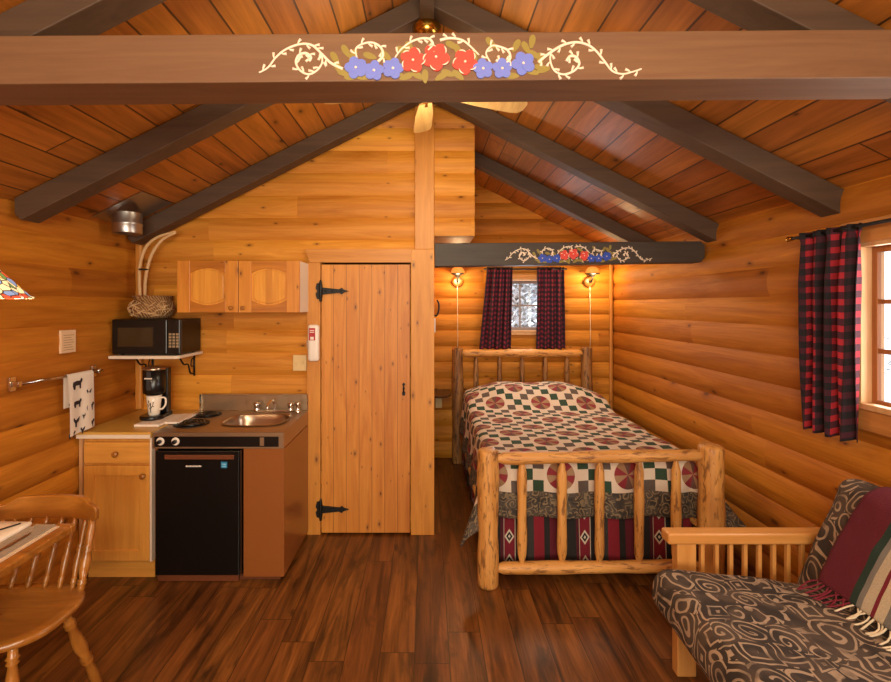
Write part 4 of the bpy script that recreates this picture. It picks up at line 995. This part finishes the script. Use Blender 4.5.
def afghan():
    # lies over the leaning back cushion: up the front face, over the top
    a = math.atan2(.54, .205); ux, uz = math.cos(a), math.sin(a); nx, nz = -uz, ux
    bx, bz = 1.655, .36; Lc = math.hypot(.205, .54); th = .1025+.012
    def path(d):
        # d from bottom to over the top
        s0 = .14; Lf = Lc-.07-s0
        if d < Lf: s = s0+d; return (bx+ux*s+nx*th, bz+uz*s+nz*th)
        r = .085; q = (d-Lf)/r
        c = (bx+ux*(Lc-.07)+nx*(th-r), bz+uz*(Lc-.07)+nz*(th-r))
        if q < PI*.72:
            return (c[0]+r*(nx*math.cos(q)+ux*math.sin(q)), c[1]+r*(nz*math.cos(q)+uz*math.sin(q)))
        q0 = PI*.72; e = d-Lf-r*q0; return (c[0]+r*(nx*math.cos(q0)+ux*math.sin(q0))+.0*e, c[1]+r*(nz*math.cos(q0)+uz*math.sin(q0))-e)
    T = .66
    def fn(u, v):
        y = 1.93-u*1.25-.08*v+.01*math.sin(v*6); x, z = path(v*T); w = .006*noise.noise(Vector((u*14, v*9, 3)))
        return (x-.004+w*nx, y, z+w*nz)
    m = MB(); m.grid(fn, 90, 70, lambda u, v: (u*1.25, v*T))
    th_ = thing('striped_afghan', (1.6, 1.3, .5), 'burgundy, green, grey and cream striped crochet afghan draped over the futon back', 'afghan')
    m.build('blanket', M['afghan'], th_, solid=.012)
    m = MB(); rn = random.Random(2); m2 = MB()
    for i in range(80):
        u = i/79; p = Vector(fn(u, 0)); L = .08+.05*rn.random()
        q = p+Vector((-.03, rn.uniform(-.03,.03), -.004)); q.z = max(q.z-.02, .485); e = q+Vector((-L*.8, rn.uniform(-.05,.05), 0)); e.z = .472+.008*rn.random()
        (m2 if u < .12 else m).tube(spline([p, q, e], 3), .0035, 5)
    m.build('fringe', M['cord'], th_); m2.build('fringe', plain('burgundy_yarn', '741828', .9), th_, label='burgundy fringe')
afghan()

# ------------------------------------------------------------------ table, chair, setting
tx0, tx1, ty0, ty1 = XL+.03, -1.425, .95, 1.93
tt = thing('dining_table', (-1.75, 1.45, 0), 'golden wood dining table with cream inlay top against the left wall', 'table')
m = MB(); e = .045
m.box((tx0, ty0, .733), (tx1, ty0+e, .765)).box((tx0, ty1-.03, .733), (tx1, ty1, .765)).box((tx1-e, ty0+e, .733), (tx1, ty1-.03, .765)).box((tx0, ty0+e, .733), (tx0+.02, ty1-.03, .765))
m.build('top_frame', M['maplX'], tt, bevel=.006)
MB().box((tx0+.02, ty0+e, .735), (tx1-e, ty1-.03, .7655)).build('tile_inlay', plain('cream_tile', 'e0c8ac', .25), tt)
MB().box((tx0+.06, ty0+.05, .64), (tx1-.07, ty0+.08, .733)).box((tx0+.06, ty1-.4, .64), (tx1-.07, ty1-.37, .733)).build('apron', M['maplX'], tt)
for x in (tx0+.07, tx1-.32):
    for y in (ty0+.08, ty1-.38): MB().lathe([(.03,0),(.022,.05),(.03,.2),(.022,.35),(.034,.5),(.03,.64),(.035,.66),(.035,.733)], (x, y, 0), 16).build('leg', M['maplZ'], tt)
plx, ply = -1.73, 1.72
MB().rbox((.36, .40, .02), .0099, 4, Matrix.Translation((-1.755, 1.70, .7775))).build('rectangular_platter', M['porc'], label='white rectangular platter on the dining table', cat='platter')
MB().box((-1.568, 1.40, .7665), (-1.487, 1.905, .7705)).build('folded_napkin', stripes('grey_striped_napkin', [(0,'a89684'),(.5,'94826f')], 0, .5), label='folded grey napkin beside the white platter', cat='napkin')
ply = 1.72; plx = -1.62
def cutlery(name, x, lab, cat, knife):
    m = MB(); z = .7715
    if knife: m.prism([(x-.007, ply-.11), (x+.007, ply-.11), (x+.006, ply-.01), (x+.011, ply+.0), (x+.008, ply+.09), (x, ply+.11), (x-.005, ply)], 'Z', z, z+.004)
    else:
        m.prism([(x-.007, ply-.11), (x+.007, ply-.11), (x+.003, ply+.03), (x+.012, ply+.045), (x+.012, ply+.06), (x-.012, ply+.06), (x-.012, ply+.045), (x-.003, ply+.03)], 'Z', z, z+.003)
        for k in range(4): m.box((x-.012+k*.0067, ply+.06, z), (x-.008+k*.0067, ply+.1, z+.003))
    m.build(name, M['steel'], label=lab, cat=cat)
cutlery('table_knife', -1.525, 'steel table knife on the grey napkin by the platter', 'knife', True)
MB().tube(spline([(-1.60, 1.87, .7905), (-1.64, 1.80, .792), (-1.66, 1.76, .7905), (-1.70, 1.745, .7905), (-1.73, 1.72, .7915), (-1.76, 1.66, .7905)]), .0028, 6).tube(spline([(-1.66, 1.76, .7905), (-1.68, 1.79, .7905), (-1.72, 1.775, .7905)]), .0025, 6).build('twig', M['matblk'], label='thin dark curved twig lying across the white platter', cat='twig')

ccx, ccy = -1.66, 1.85
ch = thing('dining_chair', (ccx, ccy, 0), 'golden wooden captain style chair with turned spindles, pulled up to the table', 'chair')
def seat():
    m = MB(); n = 40; vs = []
    def out(t):
        x, y = se(t, .265, .2, 2.9)
        if y < 0: y *= 1.05+.06*math.cos(x/.265*PI)
        return x, y
    lay = [(.97,.425),(1.0,.435),(1.0,.447),(.965,.455),(.8,.449),(.4,.443),(.02,.444)]
    for k, z in lay:
        for i in range(n): x, y = out(2*PI*i/n); vs.append((ccx+x*k, ccy+y*k-.0, z))
    m.add(vs, [(j*n+i, j*n+(i+1) % n, (j+1)*n+(i+1) % n, (j+1)*n+i) for j in range(len(lay)-1) for i in range(n)], smooth=True)
    m.add(vs[:n], [tuple(range(n))[::-1]]); return m.build('seat', M['maplX'], ch)
seat()
TURN = [(0,.55),(.05,.75),(.09,.75),(.11,1.05),(.13,.7),(.15,1.0),(.17,.65),(.30,1.0),(.42,1.15),(.52,.8),(.56,1.1),(.58,.75),(.60,1.1),(.64,.7),(.8,.95),(.92,.75),(1,.5)]
def turned(p0, p1, r, n=14):
    p0, p1 = Vector(p0), Vector(p1); L = (p1-p0).length
    return MB().lathe([(r*k, L*t) for t, k in TURN], p0, n, d=tuple(p1-p0))
for (a, b) in (((.17,-.14,.432),(.20,-.19,0)), ((-.17,-.14,.432),(-.22,-.19,0)), ((.235,.02,.432),(.25,.20,0)), ((-.2,.10,.432),(-.25,.20,0))):
    turned((ccx+a[0], ccy+a[1], a[2]), (ccx+b[0], ccy+b[1], b[2]), .0215).build('leg', M['maplZ'], ch)
MB().tube([(ccx-.19, ccy+.06, .09), (ccx+.21, ccy+.06, .09)], .011, 8).build('stretcher', M['maplZ'], ch)
def railp(u): # u in -1..1 along crest: x, y of crest centre
    return ccx+.225*u, ccy+.275-.055*u*u
m = MB(); n = 28; vs = []; cr = []
for i in range(n+1):
    u = -1+2*i/n; x, y = railp(u); a = abs(u)
    s_ = max(0, min(1, (a-.62)/.22)); s_ = s_*s_*(3-2*s_)
    zt_ = .802-.028*s_; zb = .702-.012*math.cos(u*PI/2)*0+.004*a
    if a > .93: zt_ -= .02*(a-.93)/.07; zb += .012*(a-.93)/.07
    th_ = .012
    vs += [(x, y-th_, zb), (x, y+th_, zb), (x, y+th_, zt_), (x, y-th_, zt_)]
fs = [(4*i+k, 4*i+(k+1) % 4, 4*(i+1)+(k+1) % 4, 4*(i+1)+k) for i in range(n) for k in range(4)]+[(0,3,2,1), (4*n,4*n+1,4*n+2,4*n+3)]
m.add(vs, [f[::-1] for f in fs], smooth=False); m.build('crest_rail', M['maplX'], ch, bevel=.005)
for i, u in enumerate((-.88, -.7, -.44, -.15, .15, .44, .7, .88)):
    x, y = railp(u*.98); big = abs(u) > .8
    turned((ccx+.235*u*1.0, ccy+.165-.03*u*u, .448), (x, y, .715), .019 if big else .0135, 12).build('back_post' if big else 'spindle', M['maplZ'], ch)

# pendant over the table
px_, py_ = -1.735, 1.785
pd = thing('stained_glass_pendant', (px_, py_, 1.68), 'stained glass pendant lamp hanging over the dining table', 'pendant lamp')
m = MB(); m.lathe([(.203,0),(.205,.006),(.19,.012),(.04,.175),(.035,.18)], (px_, py_, 1.675), 12, caps=False)
for i in range(len(m.sm)): m.sm[i] = False
m.build('lamp_shade', M['stained'], pd)
MB().tube([(px_+.0, py_, 1.855), (px_, py_, roofz(px_)-.005)], .004, 6).build('chain', M['brass'], pd)
MB().lathe([(.04,0),(.035,.03),(.012,.05)], (px_, py_, 1.85), 16).build('cap', M['brass'], pd)
MB().lathe([(.005,0),(.026,.02),(.028,.045),(.013,.08)], (px_, py_, 1.71), 14).build('bulb', M['bulb'], pd)

# ------------------------------------------------------------------ light
def light(kind, name, loc, energy, col, rot=None, **kw):
    l = bpy.data.lights.new(name, kind); l.energy = energy; l.color = col
    for k, v in kw.items(): setattr(l, k, v)
    o = bpy.data.objects.new(name, l); COL.objects.link(o); o.location = loc
    if rot: o.rotation_euler = rot
    return o
R = math.radians
light('AREA', 'rear_window_light', (0, YR+.12, 1.48), 66, (1, .93, .74), (R(90), 0, 0), shape='RECTANGLE', size=2.1, size_y=1.1)
light('AREA', 'right_window_light', (XR-.02, 1.55, 1.56), 7, (1, .95, .86), (0, R(90), 0), shape='RECTANGLE', size=.7, size_y=1.1)
light('AREA', 'back_window_light', (1.05, FY-.02, 1.65), 4, (.9, .95, 1), (R(-90), 0, 0), shape='RECTANGLE', size=.45, size_y=.5)
light('POINT', 'flash_fill', (0, -.45, 2.3), 76, (1, .90, .64), shadow_soft_size=.3)  # unseen light added behind the camera as a flash; no lamp hangs here
light('POINT', 'fan_lamp', (0, 2.45, 2.45), 15, (1, .86, .58), shadow_soft_size=.25)
light('POINT', 'pendant_lamp', (px_, py_, 1.70), 3, (1, .78, .5), shadow_soft_size=.04)
for i, p in enumerate(LIGHTS): light('POINT', 'sconce_lamp', p, 5.0, (1, .68, .34), shadow_soft_size=.03)
light('AREA', 'bedroom_lamp', (1.1, 4.2, 2.3), 8, (1, .84, .62), (0, 0, 0), shape='DISK', size=.5)

w = bpy.data.worlds.new('w'); sc.world = w; w.use_nodes = True
w.node_tree.nodes['Background'].inputs[0].default_value = (.80, .88, 1, 1); w.node_tree.nodes['Background'].inputs[1].default_value = 1.7

cam = bpy.data.cameras.new('camera'); co = bpy.data.objects.new('camera', cam); COL.objects.link(co); sc.camera = co
co.location = (0, 0, 1.65); co.rotation_euler = (R(90), 0, 0)
cam.sensor_width = 36; cam.lens = 475/891*36; cam.shift_x = (445.5-427)/891; cam.shift_y = -(341-305)/891
cam.clip_start = .02
sc.view_settings.view_transform = 'Standard'; sc.view_settings.look = 'None'; sc.view_settings.gamma = 1; sc.view_settings.exposure = .68
sc.cycles.use_denoising = True
sc.cycles.max_bounces = 8; sc.cycles.diffuse_bounces = 5; sc.cycles.sample_clamp_indirect = 6
